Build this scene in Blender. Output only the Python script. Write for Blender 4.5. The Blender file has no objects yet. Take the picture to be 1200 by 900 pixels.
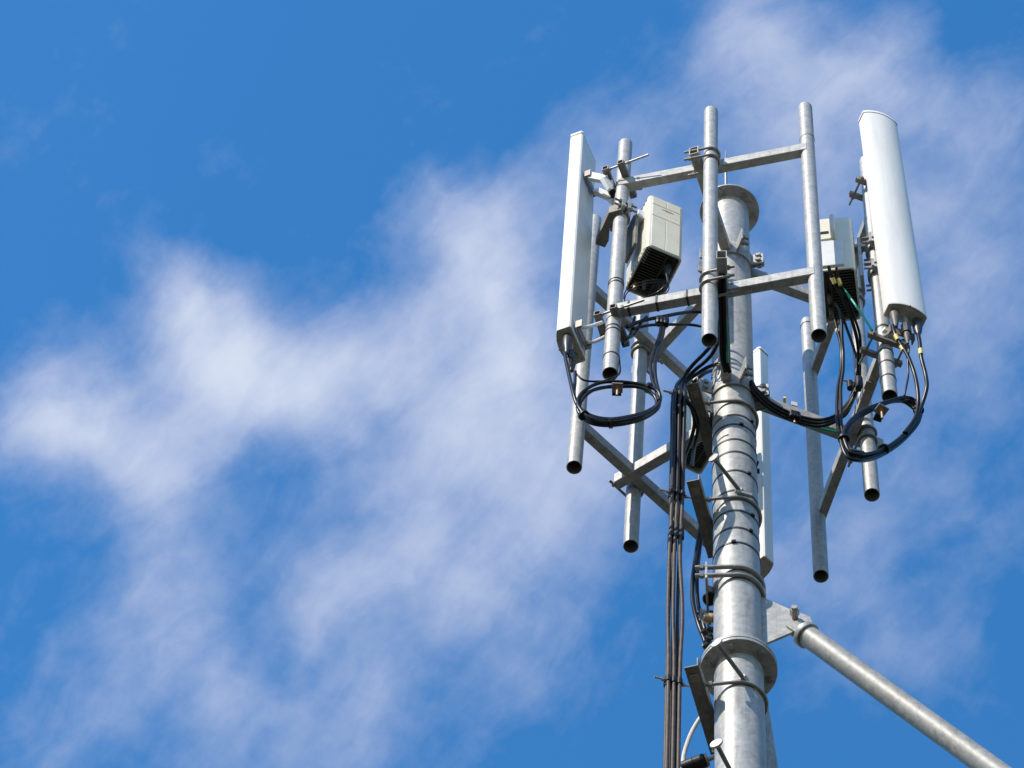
import bpy, bmesh, math, random
from mathutils import Vector, Matrix, Quaternion
random.seed(7)
PI = math.pi
S = bpy.context.scene
COL = S.collection
V = Vector

# ------------------------------------------------------------------ camera
cd = bpy.data.cameras.new('camera'); cam = bpy.data.objects.new('camera', cd); COL.objects.link(cam)
R_ = V((0.992,-0.11,0.058)); U_ = V((-0.124,-0.877,0.464)); F_ = V((0,0.468,0.884))
cam.matrix_world = Matrix(((R_.x, U_.x, -F_.x, 0), (R_.y, U_.y, -F_.y, 0), (R_.z, U_.z, -F_.z, 1.6), (0, 0, 0, 1)))
cd.sensor_fit = 'HORIZONTAL'; cd.sensor_width = 36; cd.lens = 111.6795
cd.clip_start = .05; cd.clip_end = 3000
S.camera = cam

# ------------------------------------------------------------------ sun and sky
SUN_AZ, SUN_EL = math.radians(221.0), math.radians(39.0)
SUN = V((math.cos(SUN_AZ)*math.cos(SUN_EL), math.sin(SUN_AZ)*math.cos(SUN_EL), math.sin(SUN_EL)))
sl = bpy.data.lights.new('sun', 'SUN'); sl.energy = 4.3; sl.angle = math.radians(.5); sl.color = (1, .92, .80)
so = bpy.data.objects.new('sun', sl); COL.objects.link(so)
so.rotation_mode = 'QUATERNION'; so.rotation_quaternion = (-SUN).to_track_quat('-Z', 'Y'); so.location = SUN*60

W = bpy.data.worlds.new('World'); S.world = W; W.use_nodes = True
nt = W.node_tree; N = nt.nodes; L = nt.links; N.clear()
def nd(t, **k):
    n = N.new(t)
    for a, b in k.items(): setattr(n, a, b)
    return n
def link(a, b): L.new(a, b)
def mth(op, a, b=None, c=None, clamp=False):
    n = nd('ShaderNodeMath', operation=op); n.use_clamp = clamp
    for i, v in enumerate((a, b, c)):
        if v is None: continue
        if isinstance(v, (int, float)): n.inputs[i].default_value = v
        else: link(v, n.inputs[i])
    return n.outputs[0]
out = nd('ShaderNodeOutputWorld'); bg = nd('ShaderNodeBackground')
sky = nd('ShaderNodeTexSky', sky_type='NISHITA'); sky.sun_disc = False
sky.sun_elevation = SUN_EL; sky.sun_rotation = math.atan2(SUN.x, SUN.y)
sky.altitude = 300; sky.air_density = 1.25; sky.dust_density = .3; sky.ozone_density = 3.0
tc = nd('ShaderNodeTexCoord')
def noise(vec, scale, detail, rough, dist=0, off=(0, 0, 0)):
    m = nd('ShaderNodeVectorMath', operation='ADD'); link(vec, m.inputs[0]); m.inputs[1].default_value = off
    n = nd('ShaderNodeTexNoise'); n.inputs['Scale'].default_value = scale; n.inputs['Detail'].default_value = detail
    n.inputs['Roughness'].default_value = rough; n.inputs['Distortion'].default_value = dist
    link(m.outputs[0], n.inputs['Vector']); return n
dirv = tc.outputs['Generated']
# the cloud banks drift with wind-torn edges: warp the direction before looking up the banks
wn = noise(dirv, 22, 6, .52, .2); w1 = nd('ShaderNodeVectorMath', operation='SUBTRACT'); link(wn.outputs['Color'], w1.inputs[0]); w1.inputs[1].default_value = (.5, .5, .5)
w2 = nd('ShaderNodeVectorMath', operation='SCALE'); link(w1.outputs[0], w2.inputs[0]); w2.inputs['Scale'].default_value = .036
w3 = nd('ShaderNodeVectorMath', operation='ADD'); link(dirv, w3.inputs[0]); link(w2.outputs[0], w3.inputs[1])
w4 = nd('ShaderNodeVectorMath', operation='NORMALIZE'); link(w3.outputs[0], w4.inputs[0])
BANKS = [   # direction, angular radius, amount
    ((-0.14207,0.49023,0.85994), 0.0174, 0.56),
    ((-0.12849,0.48497,0.86504), 0.0174, 0.59),
    ((-0.11350,0.48889,0.86493), 0.0203, 0.56),
    ((-0.10338,0.44793,0.88807), 0.0145, 0.59),
    ((-0.09486,0.46174,0.88193), 0.0174, 0.60),
    ((-0.08399,0.47289,0.87711), 0.0203, 0.69),
    ((-0.06781,0.47405,0.87788), 0.0174, 0.57),
    ((-0.05091,0.47028,0.88105), 0.0174, 0.57),
    ((-0.03629,0.45937,0.88750), 0.0174, 0.51),
    ((-0.02531,0.44140,0.89695), 0.0145, 0.45),
    ((-0.01299,0.43282,0.90139), 0.0160, 0.75),
    ((-0.00300,0.44631,0.89488), 0.0160, 0.70),
    ((-0.00333,0.46322,0.88624), 0.0174, 0.66),
    ((0.00767,0.48345,0.87534), 0.0174, 0.70),
    ((-0.01432,0.48109,0.87656), 0.0174, 0.45),
    ((-0.03061,0.42244,0.90587), 0.0116, 0.41),
    ((-0.01764,0.41865,0.90797), 0.0145, 0.41),
    ((-0.00201,0.41449,0.91005), 0.0174, 0.37),
    ((-0.10163,0.50685,0.85602), 0.0160, 0.41),
    ((-0.10019,0.52514,0.84510), 0.0174, 0.33),
    ((-0.09479,0.54294,0.83441), 0.0174, 0.30),
    ((-0.08281,0.56008,0.82429), 0.0203, 0.29),
    ((-0.11078,0.56583,0.81705), 0.0203, 0.22),
    ((-0.13328,0.57092,0.81011), 0.0174, 0.17),
    ((-0.03027,0.50149,0.86463), 0.0203, 0.33),
    ((-0.04086,0.52099,0.85258), 0.0203, 0.30),
    ((-0.04907,0.53765,0.84174), 0.0174, 0.26),
    ((-0.01961,0.51906,0.85452), 0.0232, 0.27),
    ((0.00034,0.50775,0.86151), 0.0232, 0.27),
    ((-0.00098,0.53549,0.84454), 0.0232, 0.20),
    ((-0.03243,0.55870,0.82873), 0.0261, 0.20),
    ((-0.05813,0.56512,0.82296), 0.0203, 0.21),
    ((0.02162,0.52384,0.85154), 0.0232, 0.17),
    ((0.02098,0.50074,0.86534), 0.0203, 0.22),
    ((-0.07269,0.50499,0.86006), 0.0131, -0.07),
    ((-0.07345,0.54391,0.83592), 0.0131, -0.06),
    ((-0.05849,0.50159,0.86313), 0.0116, -0.05),
    ((-0.01399,0.46436,0.88554), 0.0081, -0.12),
    ((-0.03894,0.44031,0.89700), 0.0087, -0.10),
    ((-0.13459,0.53120,0.83649), 0.0203, -0.05),
    ((-0.11957,0.51009,0.85177), 0.0116, -0.02),
    ((-0.05451,0.42472,0.90368), 0.0116, -0.07),
    ((0.05445,0.35544,0.93311), 0.0174, 0.33),
    ((0.06900,0.36337,0.92909), 0.0189, 0.41),
    ((0.08543,0.36595,0.92670), 0.0189, 0.41),
    ((0.09765,0.37649,0.92126), 0.0174, 0.33),
    ((0.10746,0.35267,0.92956), 0.0145, 0.20),
    ((0.12436,0.37718,0.91775), 0.0174, 0.31),
    ((0.14055,0.37937,0.91451), 0.0174, 0.31),
    ((0.14389,0.36649,0.91923), 0.0145, 0.23),
    ((0.12262,0.34778,0.92952), 0.0174, -0.15),
    ((0.05195,0.37567,0.92530), 0.0174, 0.24),
    ((0.07019,0.39046,0.91794), 0.0174, 0.26),
    ((0.09295,0.39941,0.91205), 0.0203, 0.25),
    ((0.13064,0.42018,0.89799), 0.0203, 0.29),
    ((0.14919,0.43863,0.88620), 0.0203, 0.26),
    ((0.15026,0.40945,0.89987), 0.0174, 0.21),
    ((0.11940,0.39767,0.90973), 0.0174, 0.17),
    ((0.03386,0.40032,0.91575), 0.0174, 0.28),
    ((0.01661,0.41231,0.91089), 0.0174, 0.33),
    ((0.04921,0.43262,0.90023), 0.0232, 0.34),
    ((0.07635,0.43367,0.89783), 0.0203, 0.28),
    ((0.08598,0.46354,0.88189), 0.0174, 0.25),
    ((0.03030,0.49022,0.87107), 0.0232, 0.33),
    ((0.09413,0.50233,0.85953), 0.0203, 0.32),
    ((0.11144,0.51109,0.85227), 0.0203, 0.32),
    ((0.13410,0.52089,0.84303), 0.0174, 0.29),
    ((0.15077,0.52685,0.83648), 0.0145, 0.21),
    ((0.11874,0.48667,0.86548), 0.0203, 0.22),
    ((0.13502,0.46974,0.87242), 0.0232, 0.24),
    ((0.15501,0.48018,0.86336), 0.0174, 0.20),
    ((0.03197,0.46386,0.88533), 0.0232, 0.33),
    ((0.03293,0.43231,0.90112), 0.0174, 0.33),
    ((-0.04424,0.49807,0.86601), 0.0667, 0.10),
    ((-0.11264,0.52121,0.84596), 0.0435, 0.04),
    ((0.09054,0.43881,0.89401), 0.0754, 0.09),
    ((0.00899,0.52986,0.84804), 0.0580, 0.05),
    ((-0.05917,0.55857,0.82735), 0.0522, 0.04),
    ((0.11455,0.40091,0.90893), 0.0591, 0.10),
    ((-0.06537,0.51834,0.85267), 0.0430, 0.04),
    ((0.09363,0.36721,0.92542), 0.0242, 0.11),
    ((-0.08986,0.49684,0.86318), 0.0322, 0.06),
    ((-0.02155,0.54206,0.84006), 0.0403, 0.04),
    ((0.13627,0.44094,0.88713), 0.0322, 0.06),
    ((-0.04693,0.46036,0.88649), 0.0269, 0.20),
    ((-0.11935,0.49386,0.86131), 0.0295, 0.22),
    ((-0.15204,0.49292,0.85669), 0.0161, 0.30),
    ((-0.01666,0.46463,0.88535), 0.0242, 0.16),
    ((-0.10503,0.45524,0.88415), 0.0161, 0.15),
    ((-0.07303,0.50269,0.86138), 0.0188, 0.10),
    ((-0.12299,0.57062,0.81195), 0.0295, 0.20),
    ((-0.07581,0.57065,0.81769), 0.0322, 0.16),
    ((-0.02578,0.56697,0.82334), 0.0295, 0.16),
    ((0.08211,0.36148,0.92876), 0.0295, 0.12),
    ((0.01562,0.53822,0.84266), 0.0242, 0.10),
]
tot = None
for d, r, a in BANKS:
    dt = nd('ShaderNodeVectorMath', operation='DOT_PRODUCT'); link(w4.outputs[0], dt.inputs[0]); dt.inputs[1].default_value = V(d).normalized()
    e = mth('EXPONENT', mth('MULTIPLY', mth('SUBTRACT', dt.outputs['Value'], 1.0), 2.0/(r*r)))
    a *= .72
    tot = mth('MULTIPLY', e, a) if tot is None else mth('MULTIPLY_ADD', e, a, tot)
n1 = noise(dirv, 32, 9, .54, .2, (3.1, 1.7, .4)); n2 = noise(dirv, 95, 7, .58, .2, (.3, 5.2, 2.2))
# far from this part of the sky: ordinary scattered cloud
d0 = nd('ShaderNodeVectorMath', operation='DOT_PRODUCT'); link(dirv, d0.inputs[0]); d0.inputs[1].default_value = (0,0.468,0.884)
n0 = noise(dirv, 3.2, 8, .6, .4, (1, 2, 3))
far = mth('MULTIPLY', mth('SUBTRACT', 1.0, mth('SMOOTH_MIN', 1.0, mth('MULTIPLY', mth('SUBTRACT', d0.outputs['Value'], .955), 60), .1), clamp=True), mth('MULTIPLY', mth('SUBTRACT', n0.outputs['Fac'], .5), 2.6, clamp=True))
rag = mth('MULTIPLY_ADD', mth('MINIMUM', tot, 1.0), .65, .38)   # clear sky stays clear, banks are ragged
dens = mth('ADD', tot, mth('MULTIPLY', mth('MULTIPLY', mth('SUBTRACT', n1.outputs['Fac'], .5), .95), rag))
dens = mth('ADD', dens, mth('MULTIPLY', mth('SUBTRACT', n2.outputs['Fac'], .5), .26))
dens = mth('ADD', dens, far)
# wind-drawn streaks: the same noise stretched along one heading of the sky
a1 = V((0.614,-0.698,0.369)); a2 = V((0.789,0.543,-0.287))
cx = nd('ShaderNodeCombineXYZ')
for k_, (ax_, sc_) in enumerate(((a1, 13.0), (a2, 52.0), (a1.cross(a2), 20.0))):
    dn_ = nd('ShaderNodeVectorMath', operation='DOT_PRODUCT'); link(w4.outputs[0], dn_.inputs[0]); dn_.inputs[1].default_value = ax_
    link(mth('MULTIPLY', dn_.outputs['Value'], sc_), cx.inputs[k_])
n3 = noise(cx.outputs[0], 1.0, 9, .6, .15, (4.2, .7, 9.1))
dens = mth('ADD', dens, mth('MULTIPLY', mth('MULTIPLY', mth('SUBTRACT', n3.outputs['Fac'], .5), 1.0), rag))
soft = mth('MAXIMUM', mth('ADD', dens, -.05), 0.0)
cover = mth('SUBTRACT', 1.0, mth('EXPONENT', mth('MULTIPLY', mth('MULTIPLY', soft, mth('MINIMUM', mth('ADD', soft, .45), 1.0)), -1.5)))
mix = nd('ShaderNodeMix', data_type='RGBA'); link(cover, mix.inputs['Factor'])
hs = nd('ShaderNodeHueSaturation'); hs.inputs['Saturation'].default_value = 1.32; hs.inputs['Value'].default_value = 1.06
link(sky.outputs[0], hs.inputs['Color']); link(hs.outputs[0], mix.inputs['A'])
# thin parts stay lavender grey, thick sunlit lumps turn white
cr = nd('ShaderNodeMix', data_type='RGBA'); cr.inputs['A'].default_value = (2.7, 2.95, 3.85, 1); cr.inputs['B'].default_value = (3.5, 3.75, 4.3, 1)
cm = nd('ShaderNodeMapRange'); cm.interpolation_type = 'SMOOTHSTEP'; link(dens, cm.inputs['Value']); cm.inputs['From Min'].default_value = .35; cm.inputs['From Max'].default_value = 1.3
link(cm.outputs[0], cr.inputs['Factor']); link(cr.outputs['Result'], mix.inputs['B'])
link(mix.outputs['Result'], bg.inputs['Color']); bg.inputs['Strength'].default_value = .15
link(bg.outputs[0], out.inputs['Surface'])

S.view_settings.view_transform = 'Standard'; S.view_settings.look = 'None'; S.view_settings.gamma = 1
S.view_settings.use_curve_mapping = False; S.view_settings.exposure = 0.55
S.cycles.max_bounces = 8

# ------------------------------------------------------------------ materials
def mat(name, build):
    m = bpy.data.materials.new(name); m.use_nodes = True
    t = m.node_tree; b = t.nodes['Principled BSDF']
    build(t, b); return m
def tn(t, kind, vec, **inp):
    n = t.nodes.new(kind)
    for k, v in inp.items(): n.inputs[k].default_value = v
    t.links.new(vec, n.inputs['Vector']); return n
def ramp(t, fac, stops):
    r = t.nodes.new('ShaderNodeValToRGB'); t.links.new(fac, r.inputs[0])
    e = r.color_ramp.elements
    while len(e) < len(stops): e.new(.5)
    for i, (p, c) in enumerate(stops): e[i].position = p; e[i].color = (*c, 1)
    return r.outputs[0]
def mixc(t, fac, a, b, mode='MIX'):
    n = t.nodes.new('ShaderNodeMix'); n.data_type = 'RGBA'; n.blend_type = mode
    for s, v in (('Factor', fac), ('A', a), ('B', b)):
        if isinstance(v, (int, float)): n.inputs[s].default_value = v
        elif isinstance(v, tuple): n.inputs[s].default_value = (*v, 1)
        else: t.links.new(v, n.inputs[s])
    return n.outputs['Result']
def bump(t, b, h, strength, dist=.002):
    n = t.nodes.new('ShaderNodeBump'); n.inputs['Strength'].default_value = strength; n.inputs['Distance'].default_value = dist
    t.links.new(h, n.inputs['Height']); t.links.new(n.outputs[0], b.inputs['Normal'])
def objco(t, scale=(1, 1, 1)):
    c = t.nodes.new('ShaderNodeTexCoord'); mp = t.nodes.new('ShaderNodeMapping'); mp.inputs['Scale'].default_value = scale
    t.links.new(c.outputs['Object'], mp.inputs['Vector']); return mp.outputs[0]
def galv(lo, hi, rough=.42, metal=.45, stain=.5):
    def f(t, b):
        o = objco(t)
        vo = tn(t, 'ShaderNodeTexVoronoi', o, Scale=55.0); vo.feature = 'F1'
        nz = tn(t, 'ShaderNodeTexNoise', o, Scale=24.0, Detail=8.0, Roughness=.7)
        dr = tn(t, 'ShaderNodeTexNoise', objco(t, (38, 38, .9)), Scale=1.5, Detail=6.0, Roughness=.6)
        st = tn(t, 'ShaderNodeTexNoise', objco(t, (9, 9, 1.2)), Scale=3.0, Detail=7.0, Roughness=.62)
        hsv = t.nodes.new('ShaderNodeSeparateColor'); t.links.new(vo.outputs['Color'], hsv.inputs[0])
        c1 = ramp(t, nz.outputs['Fac'], [(.28, lo), (.72, hi)])
        c2 = mixc(t, .30, c1, mixc(t, hsv.outputs[0], tuple(x*.70 for x in lo), tuple(min(1, x*1.18) for x in hi)))
        spots = ramp(t, st.outputs['Fac'], [(.30, (.52, .52, .50)), (.43, (1, 1, 1)), (.80, (1, 1, 1)), (.95, (.80, .78, .72))])
        c3 = mixc(t, stain, c2, spots, 'MULTIPLY')
        c3 = mixc(t, stain*.6, c3, ramp(t, dr.outputs['Fac'], [(.34, (.66, .64, .60)), (.46, (1, 1, 1)), (.70, (1, 1, 1)), (.80, (1.0, .97, .92))]), 'MULTIPLY')
        t.links.new(c3, b.inputs['Base Color'])
        b.inputs['Metallic'].default_value = metal
        rr = ramp(t, nz.outputs['Fac'], [(.2, (rough-.08,)*3), (.8, (rough+.14,)*3)]); t.links.new(rr, b.inputs['Roughness'])
        bump(t, b, nz.outputs['Fac'], .25, .0012)
    return f
def plain(col, rough=.5, metal=0, var=.15, scale=20.0, b_=.15):
    def f(t, b):
        o = objco(t); nz = tn(t, 'ShaderNodeTexNoise', o, Scale=scale, Detail=5.0, Roughness=.6)
        t.links.new(ramp(t, nz.outputs['Fac'], [(.3, tuple(x*(1-var) for x in col)), (.7, tuple(min(1, x*(1+var)) for x in col))]), b.inputs['Base Color'])
        b.inputs['Roughness'].default_value = rough; b.inputs['Metallic'].default_value = metal
        bump(t, b, nz.outputs['Fac'], b_, .001)
    return f
def dull(f, lvl):
    def g(t, b):
        f(t, b); b.inputs['Specular IOR Level'].default_value = lvl
    return g
def radome(algae):
    def f(t, b):
        o = objco(t); big = tn(t, 'ShaderNodeTexNoise', objco(t, (6, 6, .8)), Scale=2.2, Detail=6.0, Roughness=.6)
        fine = tn(t, 'ShaderNodeTexNoise', o, Scale=60.0, Detail=4.0, Roughness=.6)
        c = ramp(t, big.outputs['Fac'], [(.3, (.62, .60, .56)), (.55, (.70, .68, .64)), (.8, (.72, .70, .66))])
        c = mixc(t, ramp(t, fine.outputs['Fac'], [(.66, (0, 0, 0)), (.74, (.35, .35, .35))]), c, (.52, .51, .48))
        sk = tn(t, 'ShaderNodeTexNoise', objco(t, (70, 70, 1.5)), Scale=1.6, Detail=5.0, Roughness=.6)
        c = mixc(t, ramp(t, sk.outputs['Fac'], [(.55, (0, 0, 0)), (.75, (.30, .30, .30))]), c, (.50, .49, .46))
        if algae:
            al = tn(t, 'ShaderNodeTexNoise', objco(t, (9, 9, 2.4)), Scale=2.6, Detail=7.0, Roughness=.7)
            c = mixc(t, ramp(t, al.outputs['Fac'], [(.54, (0, 0, 0)), (.72, (.55, .55, .55))]), c, (.42, .47, .34))
        t.links.new(c, b.inputs['Base Color']); b.inputs['Roughness'].default_value = .38
    return f
M = {
 'mast': mat('galvanised_mast', galv((.26, .258, .248), (.385, .38, .365), .45, .22, .75)),
 'pipe': mat('galvanised_pipe', galv((.28, .278, .268), (.41, .405, .39), .44, .22, .7)),
 'tube': mat('galvanised_tube', galv((.27, .265, .25), (.42, .41, .39), .50, .14, .8)),
 'brace': mat('galvanised_brace', galv((.20, .197, .187), (.30, .295, .28), .50, .15, .8)),
 'weathered': mat('weathered_galvanised', galv((.12, .112, .098), (.22, .205, .18), .6, .1, .9)),
 'bracket': mat('bracket_zinc', galv((.25, .245, .23), (.42, .41, .385), .44, .3, .7)),
 'bolt': mat('bolt_zinc', galv((.20, .19, .175), (.34, .325, .30), .42, .4, .5)),
 'brown': mat('passivated_bracket', plain((.27, .22, .185), .5, .35)),
 'brass': mat('tarnished_brass', plain((.42, .30, .19), .45, .6)),
 'radome': mat('radome_white', radome(False)), 'radome_algae': mat('radome_white_algae', radome(True)),
 'cap': mat('end_cap_grey', plain((.50, .46, .41), .55, 0, .10, 12)),
 'capwhite': mat('end_cap_white', plain((.74, .73, .70), .45, 0, .08, 12)),
 'cream': mat('radio_cream', plain((.60, .57, .465), .45, 0, .07, 10, .05)),
 'plate': mat('radio_grey_plate', plain((.56, .565, .56), .45, 0, .08, 14, .05)),
 'fin': mat('radio_dark_fin', plain((.075, .068, .058), .5, .3)),
 'black': mat('black_plastic', dull(plain((.011, .011, .011), .42), .25)),
 'strap': mat('steel_strap_black', plain((.035, .034, .033), .45, .2)),
 'boot': mat('rubber_boot', plain((.10, .082, .068), .55, 0, .25, 40)),
 'bootblack': mat('rubber_boot_black', plain((.028, .028, .028), .42, 0, .25, 40)),
 'cable': mat('cable_black', dull(plain((.011, .0105, .010), .34, 0, .3, 30, .08), .22)),
 'feeder': mat('feeder_weathered', dull(plain((.055, .040, .031), .55, 0, .45, 30, .25), .3)),
 'grey': mat('grey_conduit', plain((.42, .40, .37), .5)),
 'green': mat('earth_wire_green', plain((.01, .30, .20), .35)),
 'yellow': mat('yellow_tape', plain((.62, .50, .14), .5)),
 'blue': mat('blue_tape', plain((.05, .16, .5), .5)),
 'concrete': mat('concrete', plain((.36, .35, .33), .85, 0, .2, 6, .4)),
}
def ground_mat(t, b):
    o = objco(t); a = tn(t, 'ShaderNodeTexNoise', o, Scale=.18, Detail=9.0, Roughness=.65); c = tn(t, 'ShaderNodeTexNoise', o, Scale=14.0, Detail=6.0, Roughness=.6)
    col = mixc(t, ramp(t, a.outputs['Fac'], [(.42, (0, 0, 0)), (.58, (1, 1, 1))]), (.060, .052, .042), (.030, .034, .018))
    col = mixc(t, .5, col, ramp(t, c.outputs['Fac'], [(.3, (.55, .55, .55)), (.7, (1, 1, 1))]), 'MULTIPLY')
    t.links.new(col, b.inputs['Base Color']); b.inputs['Roughness'].default_value = .95; bump(t, b, c.outputs['Fac'], .6, .03)
M['ground'] = mat('dry_ground', ground_mat)

# ------------------------------------------------------------------ mesh helpers
def frame(axis, ref=None):
    z = axis.normalized(); r = ref if ref is not None else (V((0, 0, 1)) if abs(z.z) < .9 else V((1, 0, 0)))
    x = r.cross(z).normalized(); return x, z.cross(x), z
class MB:
    def __init__(s): s.bm = bmesh.new()
    def ring(s, c, x, y, r, n): return [s.bm.verts.new(c + x*(r*math.cos(2*PI*i/n)) + y*(r*math.sin(2*PI*i/n))) for i in range(n)]
    def bridge(s, a, b):
        n = len(a)
        for i in range(n): s.bm.faces.new((a[i], a[(i+1) % n], b[(i+1) % n], b[i]))
    def cyl(s, p, q, r, r2=None, n=24, caps=True):
        p, q = V(p), V(q); x, y, z = frame(q-p); r2 = r if r2 is None else r2
        a = s.ring(p, x, y, r, n); b = s.ring(q, x, y, r2, n); s.bridge(a, b)
        if caps: s.bm.faces.new(a[::-1]); s.bm.faces.new(b)
        return s
    def lathe(s, p, axis, prof, n=24):      # prof: (distance along the axis, radius), closed into a solid
        p = V(p); x, y, z = frame(V(axis)); rs = [s.ring(p+z*h, x, y, max(r, 1e-4), n) for h, r in prof]
        for a, b in zip(rs, rs[1:]): s.bridge(a, b)
        s.bm.faces.new(rs[0][::-1]); s.bm.faces.new(rs[-1]); return s
    def pipe(s, p, q, ro, ri, n=32):        # a hollow pipe, open at both ends, with rounded lips
        p, q = V(p), V(q); x, y, z = frame(q-p); Ln = (q-p).length; e = (ro-ri)*.3
        prof = [(0, ri+e), (0, ro-e), (e, ro), (Ln-e, ro), (Ln, ro-e), (Ln, ri+e), (Ln-e, ri), (e, ri)]
        rs = [s.ring(p+z*h, x, y, r, n) for h, r in prof]
        for i in range(len(rs)): s.bridge(rs[i], rs[(i+1) % len(rs)])
        return s
    def sweep(s, pts, r, n=10, closed=False, smooth=6):
        P = [V(a) for a in pts]
        if smooth and len(P) > 2:
            Q = []; m = len(P)
            for i in range(m if closed else m-1):
                g = (lambda k: P[k % m]) if closed else (lambda k: P[min(max(k, 0), m-1)])
                a, b, c, d = g(i-1), g(i), g(i+1), g(i+2)
                for k in range(smooth):
                    u = k/smooth
                    Q.append(.5*((2*b)+(c-a)*u+(2*a-5*b+4*c-d)*u*u+(3*b-a-3*c+d)*u**3))
            if not closed: Q.append(P[-1])
            P = Q
        m = len(P); rings = []; x = None
        for i in range(m):
            t = (P[(i+1) % m]-P[i-1]) if closed else (P[min(i+1, m-1)]-P[max(i-1, 0)])
            if t.length < 1e-9: t = V((0, 0, 1))
            t.normalize()
            if x is None: x = frame(t)[0]
            x = (x-t*x.dot(t)).normalized(); y = t.cross(x)
            rings.append(s.ring(P[i], x, y, r, n))
        for a, b in zip(rings, rings[1:]): s.bridge(a, b)
        if closed: s.bridge(rings[-1], rings[0])
        else: s.bm.faces.new(rings[0][::-1]); s.bm.faces.new(rings[-1])
        return s
    def box(s, c, dx, dy, dz, sx, sy, sz):  # centre, three unit axes, full sizes
        c = V(c); v = [s.bm.verts.new(c+dx*(sx/2*i)+dy*(sy/2*j)+dz*(sz/2*k)) for i in (-1, 1) for j in (-1, 1) for k in (-1, 1)]
        for f in ((0, 1, 3, 2), (4, 6, 7, 5), (0, 4, 5, 1), (2, 3, 7, 6), (0, 2, 6, 4), (1, 5, 7, 3)): s.bm.faces.new([v[i] for i in f])
        return s
    def prism(s, poly, h):                  # poly: 3-D points in a plane; h: extrusion vector
        a = [s.bm.verts.new(V(p)) for p in poly]; b = [s.bm.verts.new(V(p)+V(h)) for p in poly]
        s.bm.faces.new(a[::-1]); s.bm.faces.new(b); s.bridge(a, b); return s
    def tube4(s, p, q, w, h, wall=.0035, side=None):   # rectangular hollow section from p to q
        p, q = V(p), V(q); z = (q-p).normalized(); up = V((0, 0, 1)); x = up.cross(z).normalized() if side is None else side; y = z.cross(x)
        def rect(c, a, b): 
            k = min(a, b)*.10; o = []
            for sx, sy in ((1, 1), (-1, 1), (-1, -1), (1, -1)):
                e = [(sx*a, sy*(b-k)), (sx*(a-k), sy*b)]
                if sx*sy < 0: e.reverse()
                o += e
            return [s.bm.verts.new(c+x*i+y*j) for i, j in o]
        o1, o2 = rect(p, w/2, h/2), rect(q, w/2, h/2); i1, i2 = rect(p, w/2-wall, h/2-wall), rect(q, w/2-wall, h/2-wall)
        s.bridge(o1, o2); s.bridge(i2, i1); s.bridge(i1, o1); s.bridge(o2, i2); return s
    def torus(s, c, axis, R, r, n=48, m=10, a0=0, a1=2*PI):
        x, y, z = frame(V(axis)); c = V(c); full = abs(a1-a0-2*PI) < 1e-6; k = n if full else n+1
        pts = [c+x*(R*math.cos(a0+(a1-a0)*i/n))+y*(R*math.sin(a0+(a1-a0)*i/n)) for i in range(k)]
        return s.sweep(pts, r, m, full, 0)
    def hexbolt(s, p, d, r=.011, l=.012, shank=.0, sr=.006):
        d = V(d).normalized(); p = V(p); s.cyl(p, p+d*l, r, r*.96, 6)
        if shank: s.cyl(p+d*(l-.001), p+d*(l+shank), sr, sr, 10)
        return s
    def band(s, cfun, z, R, w, t=.002, n=64):
        c = cfun(z); rs = [s.ring(c+V((0, 0, h)), V((1, 0, 0)), V((0, 1, 0)), r, n) for h, r in ((-w/2, R), (-w/2, R+t), (w/2, R+t), (w/2, R))]
        for i in range(4): s.bridge(rs[i], rs[(i+1) % 4])
        return s
    def build(s, name, m, parent=None, loc=None, bevel=0, smooth=True, angle=38):
        bm = s.bm; bmesh.ops.recalc_face_normals(bm, faces=bm.faces[:])
        o0 = V((0, 0, 0))
        if parent is not None:
            q = parent
            while q is not None: o0 = o0+q.location; q = q.parent
        elif loc is not None: o0 = V(loc)
        bmesh.ops.translate(bm, verts=bm.verts[:], vec=-o0)
        me = bpy.data.meshes.new(name); bm.to_mesh(me); bm.free(); me.materials.append(M[m] if isinstance(m, str) else m)
        o = bpy.data.objects.new(name, me); COL.objects.link(o)
        if parent is not None: o.parent = parent
        elif loc is not None: o.location = loc
        if smooth:
            for p in me.polygons: p.use_smooth = True
            me.set_sharp_from_angle(angle=math.radians(angle))
        if bevel:
            b = o.modifiers.new('edge', 'BEVEL'); b.width = bevel; b.segments = 2; b.limit_method = 'ANGLE'; b.angle_limit = math.radians(50); b.harden_normals = False
        return o
def thing(name, label, cat, loc, group=None):
    o = bpy.data.objects.new(name, None); COL.objects.link(o); o.location = loc; o.empty_display_size = .05
    o['label'] = label; o['category'] = cat
    if group: o['group'] = group
    return o
def tag(o, label, cat, group=None):
    o['label'] = label; o['category'] = cat
    if group: o['group'] = group
    return o
def az(deg): return V((math.cos(math.radians(deg)), math.sin(math.radians(deg)), 0))
UP = V((0, 0, 1))
def h3(p, z): return V((p[0], p[1], z))

# ------------------------------------------------------------------ the ground
g = MB(); n_ = 96
c0 = g.bm.verts.new((0, 0, 0)); prev = None
for rr in (3, 8, 20, 60, 200, 900):
    ring = [g.bm.verts.new((rr*math.cos(2*PI*i/n_), rr*math.sin(2*PI*i/n_), 0)) for i in range(n_)]
    if prev is None:
        for i in range(n_): g.bm.faces.new((c0, ring[i], ring[(i+1) % n_]))
    else: g.bridge(prev, ring)
    prev = ring
go = g.build('ground', 'ground', smooth=False); go['kind'] = 'structure'

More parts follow.
